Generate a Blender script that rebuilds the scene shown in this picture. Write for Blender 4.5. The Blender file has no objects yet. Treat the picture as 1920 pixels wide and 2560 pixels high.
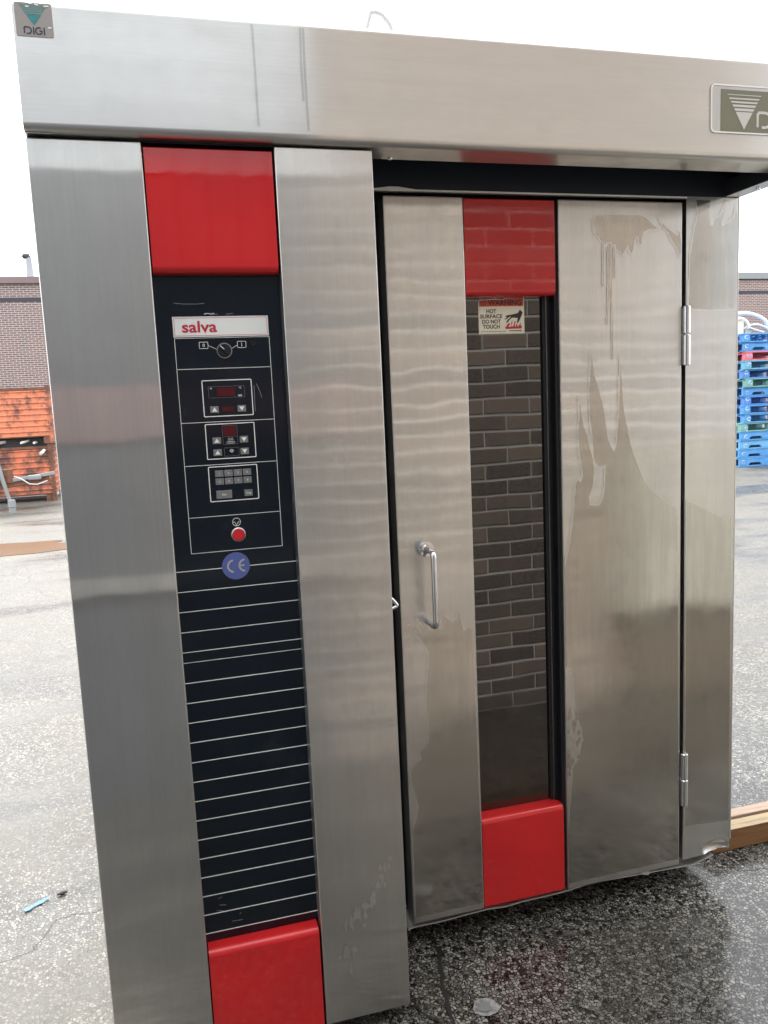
import bpy, bmesh, math, random
from mathutils import Vector, Matrix
from mathutils.geometry import tessellate_polygon
random.seed(11)
scene = bpy.context.scene
col = scene.collection
# ---------------------------------------------------------------- camera
CAM_R = [[0.96111146,-0.27243543,-0.04520732],[-0.08035018,-0.11925015,-0.98960762],[0.2642132,0.95475564,-0.13650292]]
cam_d = bpy.data.cameras.new("camera"); cam = bpy.data.objects.new("camera", cam_d); col.objects.link(cam)
rx, dn, fw = [Vector(v) for v in CAM_R]
M = Matrix((rx, -dn, -fw)).transposed().to_4x4(); M.translation = Vector((0, 0, 1.5)); cam.matrix_world = M
cam_d.sensor_fit = 'HORIZONTAL'; cam_d.sensor_width = 36.0; cam_d.lens = 36.0*2020.123/1920.0
cam_d.clip_start = 0.05; cam_d.clip_end = 2000
scene.camera = cam
# ---------------------------------------------------------------- sky, sun, exposure
SUN_EL, SUN_AZ = math.radians(52), math.radians(-18)      # behind the oven, a little to the left
world = bpy.data.worlds.new("World"); scene.world = world; world.use_nodes = True
wn, wl = world.node_tree.nodes, world.node_tree.links
wn.clear()
sky = wn.new('ShaderNodeTexSky'); sky.sky_type = 'NISHITA'; sky.sun_disc = False
sky.sun_elevation = SUN_EL; sky.sun_rotation = SUN_AZ; sky.air_density = 1.0; sky.dust_density = 4.0; sky.ozone_density = 1.0
hs = wn.new('ShaderNodeHueSaturation'); hs.inputs['Saturation'].default_value = 0.12
mixc = wn.new('ShaderNodeMix'); mixc.data_type = 'RGBA'; mixc.inputs[0].default_value = 0.75
mixc.inputs[7].default_value = (9.3, 9.6, 10.0, 1)        # the even cloud deck
bg = wn.new('ShaderNodeBackground'); bg.inputs['Strength'].default_value = 0.1
wo = wn.new('ShaderNodeOutputWorld')
wl.new(sky.outputs[0], hs.inputs['Color']); wl.new(hs.outputs[0], mixc.inputs[6])
wl.new(mixc.outputs[2], bg.inputs['Color']); wl.new(bg.outputs[0], wo.inputs['Surface'])
sl = bpy.data.lights.new("sun", 'SUN'); sl.energy = 0.9; sl.angle = math.radians(25); sl.color = (1, .96, .9)
so = bpy.data.objects.new("sun", sl); col.objects.link(so)
sd = Vector((math.sin(SUN_AZ)*math.cos(SUN_EL), math.cos(SUN_AZ)*math.cos(SUN_EL), math.sin(SUN_EL)))
so.rotation_euler = sd.to_track_quat('Z', 'Y').to_euler()
scene.view_settings.view_transform = 'Standard'; scene.view_settings.look = 'None'
scene.view_settings.gamma = 1; scene.view_settings.use_curve_mapping = False
scene.view_settings.exposure = 1.95
# ---------------------------------------------------------------- material helpers
class N:
    def __init__(s, name):
        s.m = bpy.data.materials.new(name); s.m.use_nodes = True
        s.t = s.m.node_tree; s.n = s.t.nodes; s.l = s.t.links
        s.b = s.n['Principled BSDF']
    def node(s, typ, ins=None, **kw):
        x = s.n.new(typ)
        for k, v in kw.items(): setattr(x, k, v)
        for k, v in (ins or {}).items(): s.put(x.inputs[k], v)
        return x
    def put(s, sock, v):
        if isinstance(v, bpy.types.NodeSocket): s.l.new(v, sock)
        else: sock.default_value = v
    def set(s, **kw):
        for k, v in kw.items(): s.put(s.b.inputs[k.replace('_', ' ')], v)
        return s
    def geo(s): return s.node('ShaderNodeNewGeometry').outputs['Position']
    def obj(s): return s.node('ShaderNodeTexCoord').outputs['Object']
    def map(s, v, scale=(1, 1, 1), loc=(0, 0, 0), rot=(0, 0, 0)):
        return s.node('ShaderNodeMapping', {'Vector': v, 'Scale': scale, 'Location': loc, 'Rotation': rot}).outputs[0]
    def noise(s, v, sc, det=3, rough=.55, dist=0):
        return s.node('ShaderNodeTexNoise', {'Vector': v, 'Scale': sc, 'Detail': det, 'Roughness': rough, 'Distortion': dist}).outputs['Fac']
    def ramp(s, f, stops, interp='LINEAR'):
        r = s.node('ShaderNodeValToRGB', {'Fac': f}); r.color_ramp.interpolation = interp
        e = r.color_ramp.elements
        while len(e) < len(stops): e.new(.5)
        for i, (p, c) in enumerate(stops):
            e[i].position = p; e[i].color = c if len(c) == 4 else (*c, 1)
        return r.outputs[0]
    def gr(s, f, a, b, lo=0., hi=1.):
        return s.node('ShaderNodeMapRange', {'Value': f, 'From Min': a, 'From Max': b, 'To Min': lo, 'To Max': hi}).outputs[0]
    def mix(s, f, a, b):
        x = s.node('ShaderNodeMix', data_type='RGBA'); s.put(x.inputs[0], f); s.put(x.inputs[6], a); s.put(x.inputs[7], b); return x.outputs[2]
    def math(s, op, a, b=0., c=0.):
        x = s.node('ShaderNodeMath', operation=op); s.put(x.inputs[0], a); s.put(x.inputs[1], b); s.put(x.inputs[2], c); return x.outputs[0]
    def bump(s, h, st=.3, dist=.01, nrm=None):
        x = s.node('ShaderNodeBump', {'Height': h, 'Strength': st, 'Distance': dist})
        if nrm is not None: s.l.new(nrm, x.inputs['Normal'])
        return x.outputs[0]
    def xyz(s, v): return s.node('ShaderNodeSeparateXYZ', {'Vector': v}).outputs
def C(r, g, b): return (r, g, b, 1)

def plain(name, c, rough=.5, metal=0., **kw):
    k = N(name).set(Base_Color=C(*c), Roughness=rough, Metallic=metal)
    for a, v in kw.items(): k.set(**{a: v})
    return k.m

def steel(name, grain='V', base=(.69, .675, .645), broad=.40, rough=(.115, .15), aniso=-.84, film=False):
    """brushed sheet: a tight anisotropic reflection plus a wide one; film = where the 'film' attribute is 1 a wet film lies on it"""
    k = N(name); p = k.geo()
    smear = k.noise(k.map(p, (14, 14, 2) if grain == 'V' else (2, 14, 14)), 1.0, 4, .6)
    fine = k.noise(k.map(p, (330, 330, 1.1) if grain == 'V' else (1.1, 330, 330)), 1.0, 3)
    cloud = k.noise(p, 9, 5, .65); blot = k.gr(k.noise(p, 14, 6, .72), .54, .70)
    t = k.node('ShaderNodeCombineXYZ', {'X': 1. if grain == 'V' else 0., 'Y': 0., 'Z': 0. if grain == 'V' else 1.}).outputs[0]
    c1 = k.mix(k.gr(smear, .35, .7), C(*base), C(*[x*.90 for x in base]))
    c2 = k.mix(k.math('MULTIPLY', blot, .10), c1, C(.2, .18, .15))
    c2 = k.mix(k.gr(fine, .3, .7), c2, k.mix(.06, c2, C(.05, .05, .05)))
    n1 = k.bump(k.noise(p, 2.6, 2, .4), .5, .006)
    gl_ = k.node('ShaderNodeBsdfAnisotropic', {'Color': c2, 'Roughness': k.gr(cloud, .3, .75, *rough), 'Anisotropy': aniso, 'Tangent': t, 'Normal': n1})
    k.set(Base_Color=c2, Metallic=1.0, Roughness=.46, Normal=n1)
    mx = k.node('ShaderNodeMixShader', {0: k.gr(k.math('ADD', smear, k.math('MULTIPLY', blot, .1)), .3, .7, broad-.08, broad+.08), 1: gl_.outputs[0], 2: k.b.outputs[0]})
    out = mx.outputs[0]
    if film:
        at = k.node('ShaderNodeAttribute', attribute_name='film').outputs['Fac']
        run = k.noise(k.map(p, (42, 42, 3.5)), 1.0, 5, .65)
        fac = k.gr(k.math('ADD', at, k.math('MULTIPLY', k.math('SUBTRACT', k.noise(p, 75, 4, .7), .5), .55)), .36, .60)
        fac = k.math('MULTIPLY', fac, k.gr(run, .30, .62, .72, 1.0))
        wc = k.mix(k.gr(run, .35, .7), C(.43, .415, .385), C(.52, .50, .46))
        wp = k.node('ShaderNodeBsdfPrincipled', {'Base Color': wc, 'Metallic': 1., 'Roughness': k.gr(cloud, .35, .7, .09, .19), 'Anisotropic': .5, 'Tangent': t, 'Normal': n1})
        out = k.node('ShaderNodeMixShader', {0: fac, 1: mx.outputs[0], 2: wp.outputs[0]}).outputs[0]
    k.l.new(out, k.n['Material Output'].inputs['Surface'])
    return k.m

MAT = {}
MAT['steel'] = steel('brushed_steel_vertical')
MAT['steel_h'] = steel('brushed_steel_horizontal', 'H', (.72, .705, .68), .40, (.17, .21), -.66)
MAT['drip'] = steel('stained_steel', 'H', (.55, .535, .51), .40, (.17, .21), -.66)
MAT['wet'] = steel('steel_with_water_film', film=True)
MAT['residue'] = steel('dry_water_residue', 'V', (.74, .72, .685), .7)
MAT['chrome'] = plain('polished_steel', (.75, .75, .75), .12, 1.)
MAT['satin'] = plain('satin_steel', (.6, .6, .6), .28, 1.)
MAT['edge'] = plain('bright_sheet_edge', (.82, .81, .78), .5, 1.)
k = N('red_enamel'); p = k.geo()
k.set(Base_Color=k.mix(k.gr(k.noise(p, 6, 4), .3, .7), C(.64, .022, .022), C(.55, .019, .022)), Roughness=k.gr(k.noise(p, 9, 4), .35, .7, .025, .07), Specular_IOR_Level=.6)
k.set(Normal=k.bump(k.noise(p, 60, 2), .03, .0008)); MAT['red'] = k.m
k = N('black_panel'); p = k.geo()
dust = k.gr(k.noise(p, 7, 6, .7), .52, .8)
k.set(Base_Color=k.mix(k.math('MULTIPLY', dust, .5), C(.004, .008, .014), C(.018, .024, .032)), Roughness=k.gr(dust, 0, 1, .13, .34)); MAT['black'] = k.m
MAT['header'] = plain('header_painted_reflection', (.016, .021, .032), .35)  # dark colour stands for the hood interior reflected in steel
MAT['gasket'] = plain('black_gasket', (.008, .009, .012), .45)
MAT['dark'] = plain('hood_interior_shade', (.012, .014, .018), .5)
MAT['white'] = plain('white_print', (.88, .87, .82), .45)
MAT['plate'] = plain('white_name_plate', (.86, .87, .84), .35)
MAT['sred'] = plain('red_print', (.55, .02, .05), .4)
MAT['grey_key'] = plain('grey_key', (.2, .2, .2), .5)
MAT['led'] = plain('unlit_red_display', (.085, .006, .010), .18)
MAT['seg'] = plain('unlit_segment', (.13, .012, .016), .25)
MAT['ceblue'] = plain('blue_badge', (.10, .13, .36), .4)
MAT['cegrey'] = plain('grey_badge_letters', (.42, .42, .44), .4)
MAT['lamp'] = plain('red_lamp_lens', (.62, .02, .03), .3)
MAT['knob'] = plain('black_knob', (.01, .011, .013), .35)
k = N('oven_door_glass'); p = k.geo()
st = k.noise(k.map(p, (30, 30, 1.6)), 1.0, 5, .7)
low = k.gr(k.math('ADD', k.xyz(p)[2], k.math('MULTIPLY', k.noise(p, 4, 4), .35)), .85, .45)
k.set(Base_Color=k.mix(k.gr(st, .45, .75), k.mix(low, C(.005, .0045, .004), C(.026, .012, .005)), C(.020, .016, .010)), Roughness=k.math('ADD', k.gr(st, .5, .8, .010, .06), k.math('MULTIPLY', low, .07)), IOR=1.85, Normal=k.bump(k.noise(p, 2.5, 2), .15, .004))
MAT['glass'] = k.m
MAT['sign_cream'] = plain('cream_sticker', (.86, .79, .62), .45)
MAT['sign_red'] = plain('faded_red_sticker', (.60, .085, .05), .45)
MAT['sign_black'] = plain('black_sticker_print', (.02, .02, .022), .5)
MAT['stk_grey'] = plain('grey_sticker', (.34, .31, .29), .4)
MAT['teal'] = plain('teal_print', (.03, .24, .25), .4)
MAT['teal2'] = plain('pale_teal_print', (.14, .29, .28), .4)
MAT['navy'] = plain('dark_navy_print', (.035, .03, .06), .4)
MAT['olive'] = plain('olive_plate', (.20, .19, .13), .4)
MAT['paleplate'] = plain('pale_plate_print', (.62, .61, .56), .4)

# ground: exposed aggregate paving, wet round the oven
k = N('aggregate_paving'); p = k.geo(); px, py, pz = k.xyz(p)
gv_ = k.node('ShaderNodeVectorMath', {0: k.map(p, (1, 1, 0)), 1: k.node('ShaderNodeVectorMath', {0: k.node('ShaderNodeTexNoise', {'Vector': p, 'Scale': 150., 'Detail': 2.}).outputs['Color'], 1: (.006, .006, .006)}, operation='MULTIPLY').outputs[0]}, operation='ADD').outputs[0]
vor = k.node('ShaderNodeTexVoronoi', {'Vector': gv_, 'Scale': 98., 'Randomness': 1.}, feature='F1', voronoi_dimensions='2D')
ved = k.node('ShaderNodeTexVoronoi', {'Vector': gv_, 'Scale': 98., 'Randomness': 1.}, feature='DISTANCE_TO_EDGE', voronoi_dimensions='2D')
vr = k.xyz(vor.outputs['Color'])
keep = k.gr(vr[2], .16, .24)
edj = k.math('ADD', ved.outputs['Distance'], k.math('MULTIPLY', k.math('SUBTRACT', k.noise(p, 420, 2), .5), .16))
stone1 = k.math('MULTIPLY', keep, k.gr(k.math('SUBTRACT', edj, k.gr(vr[0], 0, 1, .05, .20)), -.02, .05))
vs2 = k.node('ShaderNodeTexVoronoi', {'Vector': gv_, 'Scale': 260., 'Randomness': 1.}, feature='F1', voronoi_dimensions='2D')
vr2 = k.xyz(vs2.outputs['Color'])
grit = k.math('MULTIPLY', k.gr(vr2[0], .45, .6), k.gr(vs2.outputs['Distance'], .42, .25))
worn = k.gr(k.noise(p, 2.2, 5, .65), .38, .62)
stone1 = k.math('MULTIPLY', stone1, k.gr(worn, 0, 1, .45, 1.))
stone = k.math('MAXIMUM', stone1, k.math('MULTIPLY', grit, .6))
wetn = k.noise(p, 1.3, 5, .6)
# wetness: strong around the front and right of the oven, patchy elsewhere
sideL = k.gr(k.math('ADD', px, k.math('MULTIPLY', k.math('SUBTRACT', wetn, .5), .8)), -.15, .45)
sideL = k.math('MAXIMUM', sideL, k.gr(py, 1.75, 1.35))  # unseen ground before the walls darkened as well, dimming the reflections
near = k.gr(k.math('ADD', py, k.math('MULTIPLY', k.math('SUBTRACT', wetn, .5), 1.6)), 3.4, 2.5)
wet = k.math('MULTIPLY', sideL, near)
patch = k.gr(k.noise(k.map(p, (.5, 1.6, 1)), .9, 5, .6), .46, .60)
wet2 = k.math('MAXIMUM', wet, k.math('MULTIPLY', patch, .75))
scol = k.ramp(vr[1], [(0, (.06, .056, .05)), (.3, (.14, .13, .112)), (.65, (.23, .217, .19)), (1, (.40, .37, .31))])
stain = k.noise(p, .9, 5, .65)
bdry = k.mix(k.gr(stain, .35, .65), C(.082, .080, .074), C(.115, .104, .082))
bind = k.mix(wet2, bdry, C(.006, .006, .006))
fade = k.gr(k.math('ABSOLUTE', py), 3, 9)
stone_c = k.mix(wet2, scol, k.mix(.12, scol, C(.12, .12, .115)))
cbase = k.mix(stone, bind, stone_c)
# cracks
cv = k.node('ShaderNodeTexVoronoi', {'Vector': k.map(k.node('ShaderNodeVectorMath', {0: p, 1: k.node('ShaderNodeTexNoise', {'Vector': p, 'Scale': 1.7, 'Detail': 5.}).outputs['Color']}, operation='ADD').outputs[0], (.75, 1.5, 0)), 'Scale': .42}, feature='DISTANCE_TO_EDGE', voronoi_dimensions='2D')
crack = k.gr(cv.outputs['Distance'], .0028, .0008)
ccol = k.mix(k.math('MULTIPLY', crack, .55), cbase, C(.025, .024, .022))
wide = k.gr(k.noise(k.map(p, (.25, 1, 1)), 2.2, 5, .6), .35, .7)
ccol = k.mix(k.math('MULTIPLY', k.math('MULTIPLY', wide, k.gr(wet, 0, 1, .6, 0.)), 1.0), ccol, C(.125, .12, .108))
k.set(Base_Color=ccol, Roughness=k.gr(wet2, 0, 1, .55, .17), Specular_IOR_Level=.5)
hgt = k.math('ADD', k.math('MULTIPLY', stone, k.gr(wet, 0, 1, 1., .45)), k.math('MULTIPLY', crack, -1.5))
nb = k.bump(k.noise(p, 4.5, 4), .35, .02)
k.set(Normal=k.bump(hgt, .55, .0022, nb)); MAT['ground'] = k.m

# brick of the wall the oven faces
k = N('reflected_brick'); p = k.geo(); oi = k.node('ShaderNodeObjectInfo').outputs['Random']
vb = k.noise(p, 5, 4); sp = k.noise(p, 60, 4, .7)
k.set(Base_Color=k.mix(k.gr(sp, .35, .75, 0, .6), k.ramp(k.math('ADD', k.math('MULTIPLY', oi, .7), k.math('MULTIPLY', vb, .3)), [(.1, (.075, .062, .055)), (.5, (.18, .138, .11)), (.9, (.33, .255, .20))]), C(.36, .30, .24)), Roughness=.85, Normal=k.bump(sp, .5, .004))
MAT['rbrick'] = k.m
k = N('pale_mortar'); p = k.geo(); k.set(Base_Color=k.mix(k.noise(p, 30, 3), C(.70, .67, .60), C(.80, .77, .70)), Roughness=.9); MAT['mortar'] = k.m
k = N('grey_cladding'); p = k.geo(); k.set(Base_Color=k.mix(k.gr(k.noise(p, 1.2, 4), .3, .7), C(.050, .057, .066), C(.075, .083, .094)), Roughness=.55); MAT['clad'] = k.m
k = N('pale_cladding'); p = k.geo(); k.set(Base_Color=k.mix(k.gr(k.noise(p, 1.2, 4), .3, .7), C(.44, .47, .50), C(.50, .53, .56)), Roughness=.5); MAT['clad2'] = k.m
k = N('dock_concrete'); p = k.geo(); k.set(Base_Color=k.mix(k.gr(k.noise(p, 3, 5), .3, .7), C(.33, .32, .27), C(.46, .45, .39)), Roughness=.85, Normal=k.bump(k.noise(p, 60, 3), .3, .004)); MAT['conc'] = k.m
MAT['refl_bar'] = plain('grey_reflection_bar', (.20, .20, .19), .6)
MAT['footing'] = plain('brown_footing', (.15, .125, .10), .9)

# far brick building: courses are about two pixels high, so they live in the material
k = N('far_brickwork'); p = k.geo(); q = k.xyz(p)
uv = k.node('ShaderNodeCombineXYZ', {'X': q[0], 'Y': q[2], 'Z': 0.}).outputs[0]
var = k.noise(uv, .8, 4, .6); var2 = k.noise(uv, 9, 3)
b1 = k.mix(k.gr(var, .35, .65), C(.135, .10, .10), C(.215, .13, .11)); b2 = k.mix(k.gr(var2, .4, .7), C(.10, .088, .098), C(.28, .145, .10))
bt = k.node('ShaderNodeTexBrick', {'Vector': uv, 'Color1': b1, 'Color2': b2, 'Mortar': C(.50, .45, .42), 'Scale': 1.0, 'Mortar Size': .0075, 'Mortar Smooth': .2, 'Bias': 0., 'Brick Width': .2135, 'Row Height': .0685})
bt.offset = .5
k.set(Base_Color=bt.outputs['Color'], Roughness=.85, Normal=k.bump(bt.outputs['Fac'], -.6, .01)); MAT['farbrick'] = k.m
MAT['band'] = plain('dark_brick_band', (.045, .045, .055), .8)
k = N('reflected_brown_fascia'); p = k.geo(); k.set(Base_Color=k.mix(k.noise(k.map(p, (.4, 1, 1)), 1, 3), C(.13, .09, .09), C(.19, .13, .125)), Roughness=.4); MAT['fasciab'] = k.m  # brown is a reflection put into the metal's colour
k = N('grey_fascia'); p = k.geo(); k.set(Base_Color=k.mix(k.noise(k.map(p, (.4, 1, 1)), 1, 3), C(.17, .18, .19), C(.24, .25, .25)), Roughness=.4); MAT['fasciag'] = k.m
MAT['galv'] = plain('galvanised_pipe', (.28, .29, .31), .5)
MAT['capdark'] = plain('dark_vent_cap', (.035, .034, .034), .6)

def rusty(name, c1, c2, lo=.5, hi=.62, sc=2.6):
    k = N(name); p = k.geo()
    a = k.gr(k.math('ADD', k.math('MULTIPLY', k.noise(k.map(p, (1.6, 1, 1.0)), sc, 6, .68), .7), k.math('MULTIPLY', k.noise(p, 14, 4, .7), .3)), lo, hi)
    cc = k.mix(k.noise(p, 6, 3), C(*c1), C(*[min(1, x*1.25) for x in c1]))
    k.set(Base_Color=k.mix(a, cc, C(*c2)), Roughness=k.gr(a, 0, 1, .5, .85), Normal=k.bump(a, .3, .004)); return k.m
MAT['orange'] = rusty('orange_paint_with_rust', (.60, .20, .105), (.13, .068, .056))
MAT['orange_r'] = rusty('orange_paint_heavy_rust', (.55, .165, .085), (.14, .07, .055), .42, .56)
MAT['rust'] = rusty('rusty_steel', (.17, .065, .035), (.07, .035, .025), .45, .65, 5)
MAT['iron'] = plain('grey_iron', (.25, .26, .26), .6)
MAT['scrapwhite'] = plain('white_plastic_scrap', (.62, .62, .58), .5)

def painted_wood(name, c):
    k = N(name); p = k.geo(); w = k.gr(k.math('ADD', k.math('MULTIPLY', k.noise(k.map(p, (2, 2, 14)), 3, 5, .7), .6), k.math('MULTIPLY', k.noise(p, 22, 4), .4)), .54, .66)
    k.set(Base_Color=k.mix(k.math('MULTIPLY', w, .75), k.mix(k.noise(p, 5, 3), C(*[x*.75 for x in c]), C(*[min(1, x*1.2) for x in c])), C(.24, .33, .36)), Roughness=.7); return k.m
MAT['pblue'] = painted_wood('blue_pallet_paint', (.07, .26, .56))
MAT['proyal'] = painted_wood('royal_blue_pallet_paint', (.06, .19, .50))
MAT['plight'] = painted_wood('light_blue_pallet_paint', (.12, .35, .60))
MAT['pteal'] = painted_wood('teal_pallet_paint', (.13, .36, .5))
MAT['pgreen'] = painted_wood('green_pallet_paint', (.15, .34, .32))
MAT['pred'] = painted_wood('red_pallet_paint', (.64, .14, .17))
k = N('worn_white_stencil'); p = k.geo(); k.set(Base_Color=k.mix(k.gr(k.noise(p, 25, 4), .42, .58), C(.55, .66, .74), C(.10, .30, .55)), Roughness=.7); MAT['mark'] = k.m
def wood(name, a, b, rough=.6):
    k = N(name); p = k.geo(); w = k.noise(k.map(p, (1.2, 16, 22)), 2.2, 6, .65, 1.2)
    k.set(Base_Color=k.ramp(w, [(.3, a), (.5, b), (.68, tuple(x*.45 for x in a))]), Roughness=rough, Normal=k.bump(w, .3, .003)); return k.m
MAT['wetwood'] = wood('wet_brown_lumber', (.17, .075, .028), (.26, .125, .05), .4)
MAT['palewood'] = wood('pale_lumber', (.30, .21, .115), (.40, .30, .17), .65)
MAT['pinkwood'] = wood('pinkish_plywood', (.36, .24, .18), (.42, .30, .22), .65)
MAT['pvc'] = plain('white_conduit', (.60, .61, .62), .45)
MAT['box1'] = plain('pale_grey_box', (.46, .47, .46), .5)
MAT['box2'] = plain('cream_box', (.62, .60, .50), .5)
MAT['box3'] = plain('grey_junction_box', (.36, .36, .35), .5)
k = N('rusty_water'); p = k.geo(); k.set(Base_Color=k.mix(k.noise(p, 5, 4), C(.10, .045, .014), C(.15, .08, .03)), Roughness=.3); MAT['rustwater'] = k.m
MAT['tape'] = plain('blue_tape', (.13, .30, .62), .6)
MAT['leaf'] = plain('black_debris', (.012, .011, .01), .7)
k = N('pale_spot'); p = k.geo(); rr = k.noise(p, 70, 4, .7); k.set(Base_Color=k.mix(k.gr(rr, .35, .65), C(.34, .33, .31), C(.12, .115, .11)), Roughness=.6, Normal=k.bump(rr, .5, .003)); MAT['spot'] = k.m
MAT['spotc'] = plain('grey_spot_core', (.17, .165, .16), .6)
MAT['tar'] = plain('dark_crack', (.012, .011, .01), .5)

# ---------------------------------------------------------------- geometry helpers
def empty(name, loc, label=None, cat=None, group=None, rz=0):
    o = bpy.data.objects.new(name, None); col.objects.link(o); o.location = loc; o.rotation_euler.z = rz
    if label: o['label'] = label; o['category'] = cat
    if group: o['group'] = group
    bpy.context.view_layer.update()
    return o
def link(name, me, m, parent=None):
    """mesh given in WORLD coordinates; parented to an unrotated / unscaled thing"""
    o = bpy.data.objects.new(name, me); col.objects.link(o)
    if m is not None: me.materials.append(MAT[m] if isinstance(m, str) else m)
    if parent is not None:
        o.parent = parent
        o.matrix_parent_inverse = parent.matrix_world.inverted()
    return o
def tag(o, label, cat, group=None):
    o['label'] = label; o['category'] = cat
    if group: o['group'] = group
    return o
def from_bm(name, bm, m, parent=None, smooth=False):
    me = bpy.data.meshes.new(name); bm.normal_update(); bm.to_mesh(me); bm.free()
    if smooth:
        for f in me.polygons: f.use_smooth = True
        me.set_sharp_from_angle(angle=math.radians(38))
    return link(name, me, m, parent)
def add_box(bm, x0, x1, y0, y1, z0, z1):
    vs = [bm.verts.new((x, y, z)) for x in (x0, x1) for y in (y0, y1) for z in (z0, z1)]
    for f in ((0, 1, 3, 2), (4, 6, 7, 5), (0, 4, 5, 1), (2, 3, 7, 6), (0, 2, 6, 4), (1, 5, 7, 3)): bm.faces.new([vs[i] for i in f])
    return vs
def weigh(o):
    w = o.modifiers.new('w', 'WEIGHTED_NORMAL'); w.mode = 'FACE_AREA'; w.weight = 100; w.keep_sharp = True
def box(name, b, m, parent=None, bev=0., seg=2):
    bm = bmesh.new(); add_box(bm, *b)
    if bev: bmesh.ops.bevel(bm, geom=bm.edges[:], offset=bev, segments=seg, affect='EDGES', profile=.5)
    o = from_bm(name, bm, m, parent, smooth=bool(bev))
    if bev: weigh(o)
    return o
def boxes(name, lst, m, parent=None):
    bm = bmesh.new()
    for b in lst: add_box(bm, *b)
    return from_bm(name, bm, m, parent)
def tube_bm(bm, pts, r, n=10, cap=True):
    pts = [Vector(p) for p in pts]; rings = []
    t0 = (pts[1]-pts[0]).normalized(); up = Vector((0, 0, 1)) if abs(t0.z) < .9 else Vector((1, 0, 0))
    u = t0.cross(up).normalized()
    for i, p in enumerate(pts):
        t = (pts[min(i+1, len(pts)-1)]-pts[max(i-1, 0)]).normalized()
        u = (u - t*u.dot(t)).normalized(); v = t.cross(u)
        rr = r[i] if isinstance(r, (list, tuple)) else r
        rings.append([bm.verts.new(p+(u*math.cos(a)+v*math.sin(a))*rr) for a in [2*math.pi*j/n for j in range(n)]])
    for a, b in zip(rings, rings[1:]):
        for j in range(n): bm.faces.new((a[j], a[(j+1) % n], b[(j+1) % n], b[j]))
    if cap: bm.faces.new(rings[0][::-1]); bm.faces.new(rings[-1])
def tube(name, pts, r, m, parent=None, n=12):
    bm = bmesh.new(); tube_bm(bm, pts, r, n); bmesh.ops.recalc_face_normals(bm, faces=bm.faces[:])
    return from_bm(name, bm, m, parent, True)
def rounded(pts, rad, n=6):
    pts = [Vector(p) for p in pts]; out = [pts[0]]
    for a, b, c in zip(pts, pts[1:], pts[2:]):
        d1, d2 = (a-b), (c-b); r = min(rad, d1.length*.49, d2.length*.49)
        p, q = b+d1.normalized()*r, b+d2.normalized()*r
        for i in range(n+1):
            t = i/n; out.append(p*(1-t)**2+b*2*t*(1-t)+q*t*t)
    out.append(pts[-1]); return out
# flat print lying on a vertical plane y = const facing -Y
def flat_poly_bm(bm, pts, y):
    vs = [bm.verts.new((p[0], y, p[1])) for p in pts]
    for t in tessellate_polygon([[Vector((p[0], p[1], 0)) for p in pts]]):
        f = bm.faces.new([vs[i] for i in t]); f.normal_update()
        if f.normal.y > 0: f.normal_flip()
def flat_poly(name, pts, y, m, parent):
    bm = bmesh.new(); flat_poly_bm(bm, pts, y); return from_bm(name, bm, m, parent)
def film_sheet(name, polys, y, parent, bounds, cell=.004, feather=.004):
    """thin water film: a fine sheet over the panel, its wetness fading over the film's edge"""
    import numpy as np
    P = [np.array(p) for p in polys]; allp = np.concatenate(P)
    x0, x1 = max(bounds[0], allp[:, 0].min()-.012), min(bounds[1], allp[:, 0].max()+.012); z0, z1 = max(bounds[2], allp[:, 1].min()-.012), min(bounds[3], allp[:, 1].max()+.012)
    nx, nz = int((x1-x0)/cell)+1, int((z1-z0)/cell)+1
    X, Z = np.meshgrid(np.linspace(x0, x1, nx), np.linspace(z0, z1, nz)); q = np.stack([X.ravel(), Z.ravel()], 1)
    best = np.full(len(q), -9.)
    for p in P:
        d = np.full(len(q), 9.); ins = np.zeros(len(q), bool)
        for a, b in zip(p, np.roll(p, -1, 0)):
            e = b-a; t = np.clip(((q-a)@e)/max(e@e, 1e-12), 0, 1); d = np.minimum(d, np.hypot(*(q-a-t[:, None]*e).T))
            c = ((a[1] > q[:, 1]) != (b[1] > q[:, 1])); xi = (b[0]-a[0])*(q[:, 1]-a[1])/((b[1]-a[1]) or 1e-12)+a[0]; ins ^= c & (q[:, 0] < xi)
        best = np.maximum(best, np.where(ins, d, -d))
    f = np.clip(best/feather*.5+.5, 0, 1)
    F = f.reshape(nz, nx); faces = []
    for j in range(nz-1):
        for i in range(nx-1):
            if F[j:j+2, i:i+2].max() > .02: faces.append((j*nx+i, j*nx+i+1, (j+1)*nx+i+1, (j+1)*nx+i))
    used = sorted({v for fc in faces for v in fc}); ix = {v: n for n, v in enumerate(used)}
    me = bpy.data.meshes.new(name); me.from_pydata([(q[v, 0], y, q[v, 1]) for v in used], [], [tuple(ix[v] for v in fc) for fc in faces])
    at = me.attributes.new('film', 'FLOAT', 'POINT'); at.data.foreach_set('value', [float(f[v]) for v in used])
    return link(name, me, 'wet', parent)
def strip_poly(pts, w):
    L, Rr = [], []
    for i, p in enumerate(pts):
        a, b = pts[max(i-1, 0)], pts[min(i+1, len(pts)-1)]; t = Vector((b[0]-a[0], b[1]-a[1])).normalized(); k_ = w/2*(1.25 if i == len(pts)-1 else 1)
        L.append((p[0]-t.y*k_, p[1]+t.x*k_)); Rr.append((p[0]+t.y*k_, p[1]-t.x*k_))
    return L+Rr[::-1]
def rrect(cx, cz, w, h, r, n=4):
    out = []
    for sx, sz, a0 in ((1, 1, 0), (-1, 1, 90), (-1, -1, 180), (1, -1, 270)):
        for i in range(n+1):
            a = math.radians(a0+90*i/n); out.append((cx+sx*(w/2-r)+r*math.cos(a), cz+sz*(h/2-r)+r*math.sin(a)))
    return out
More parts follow.
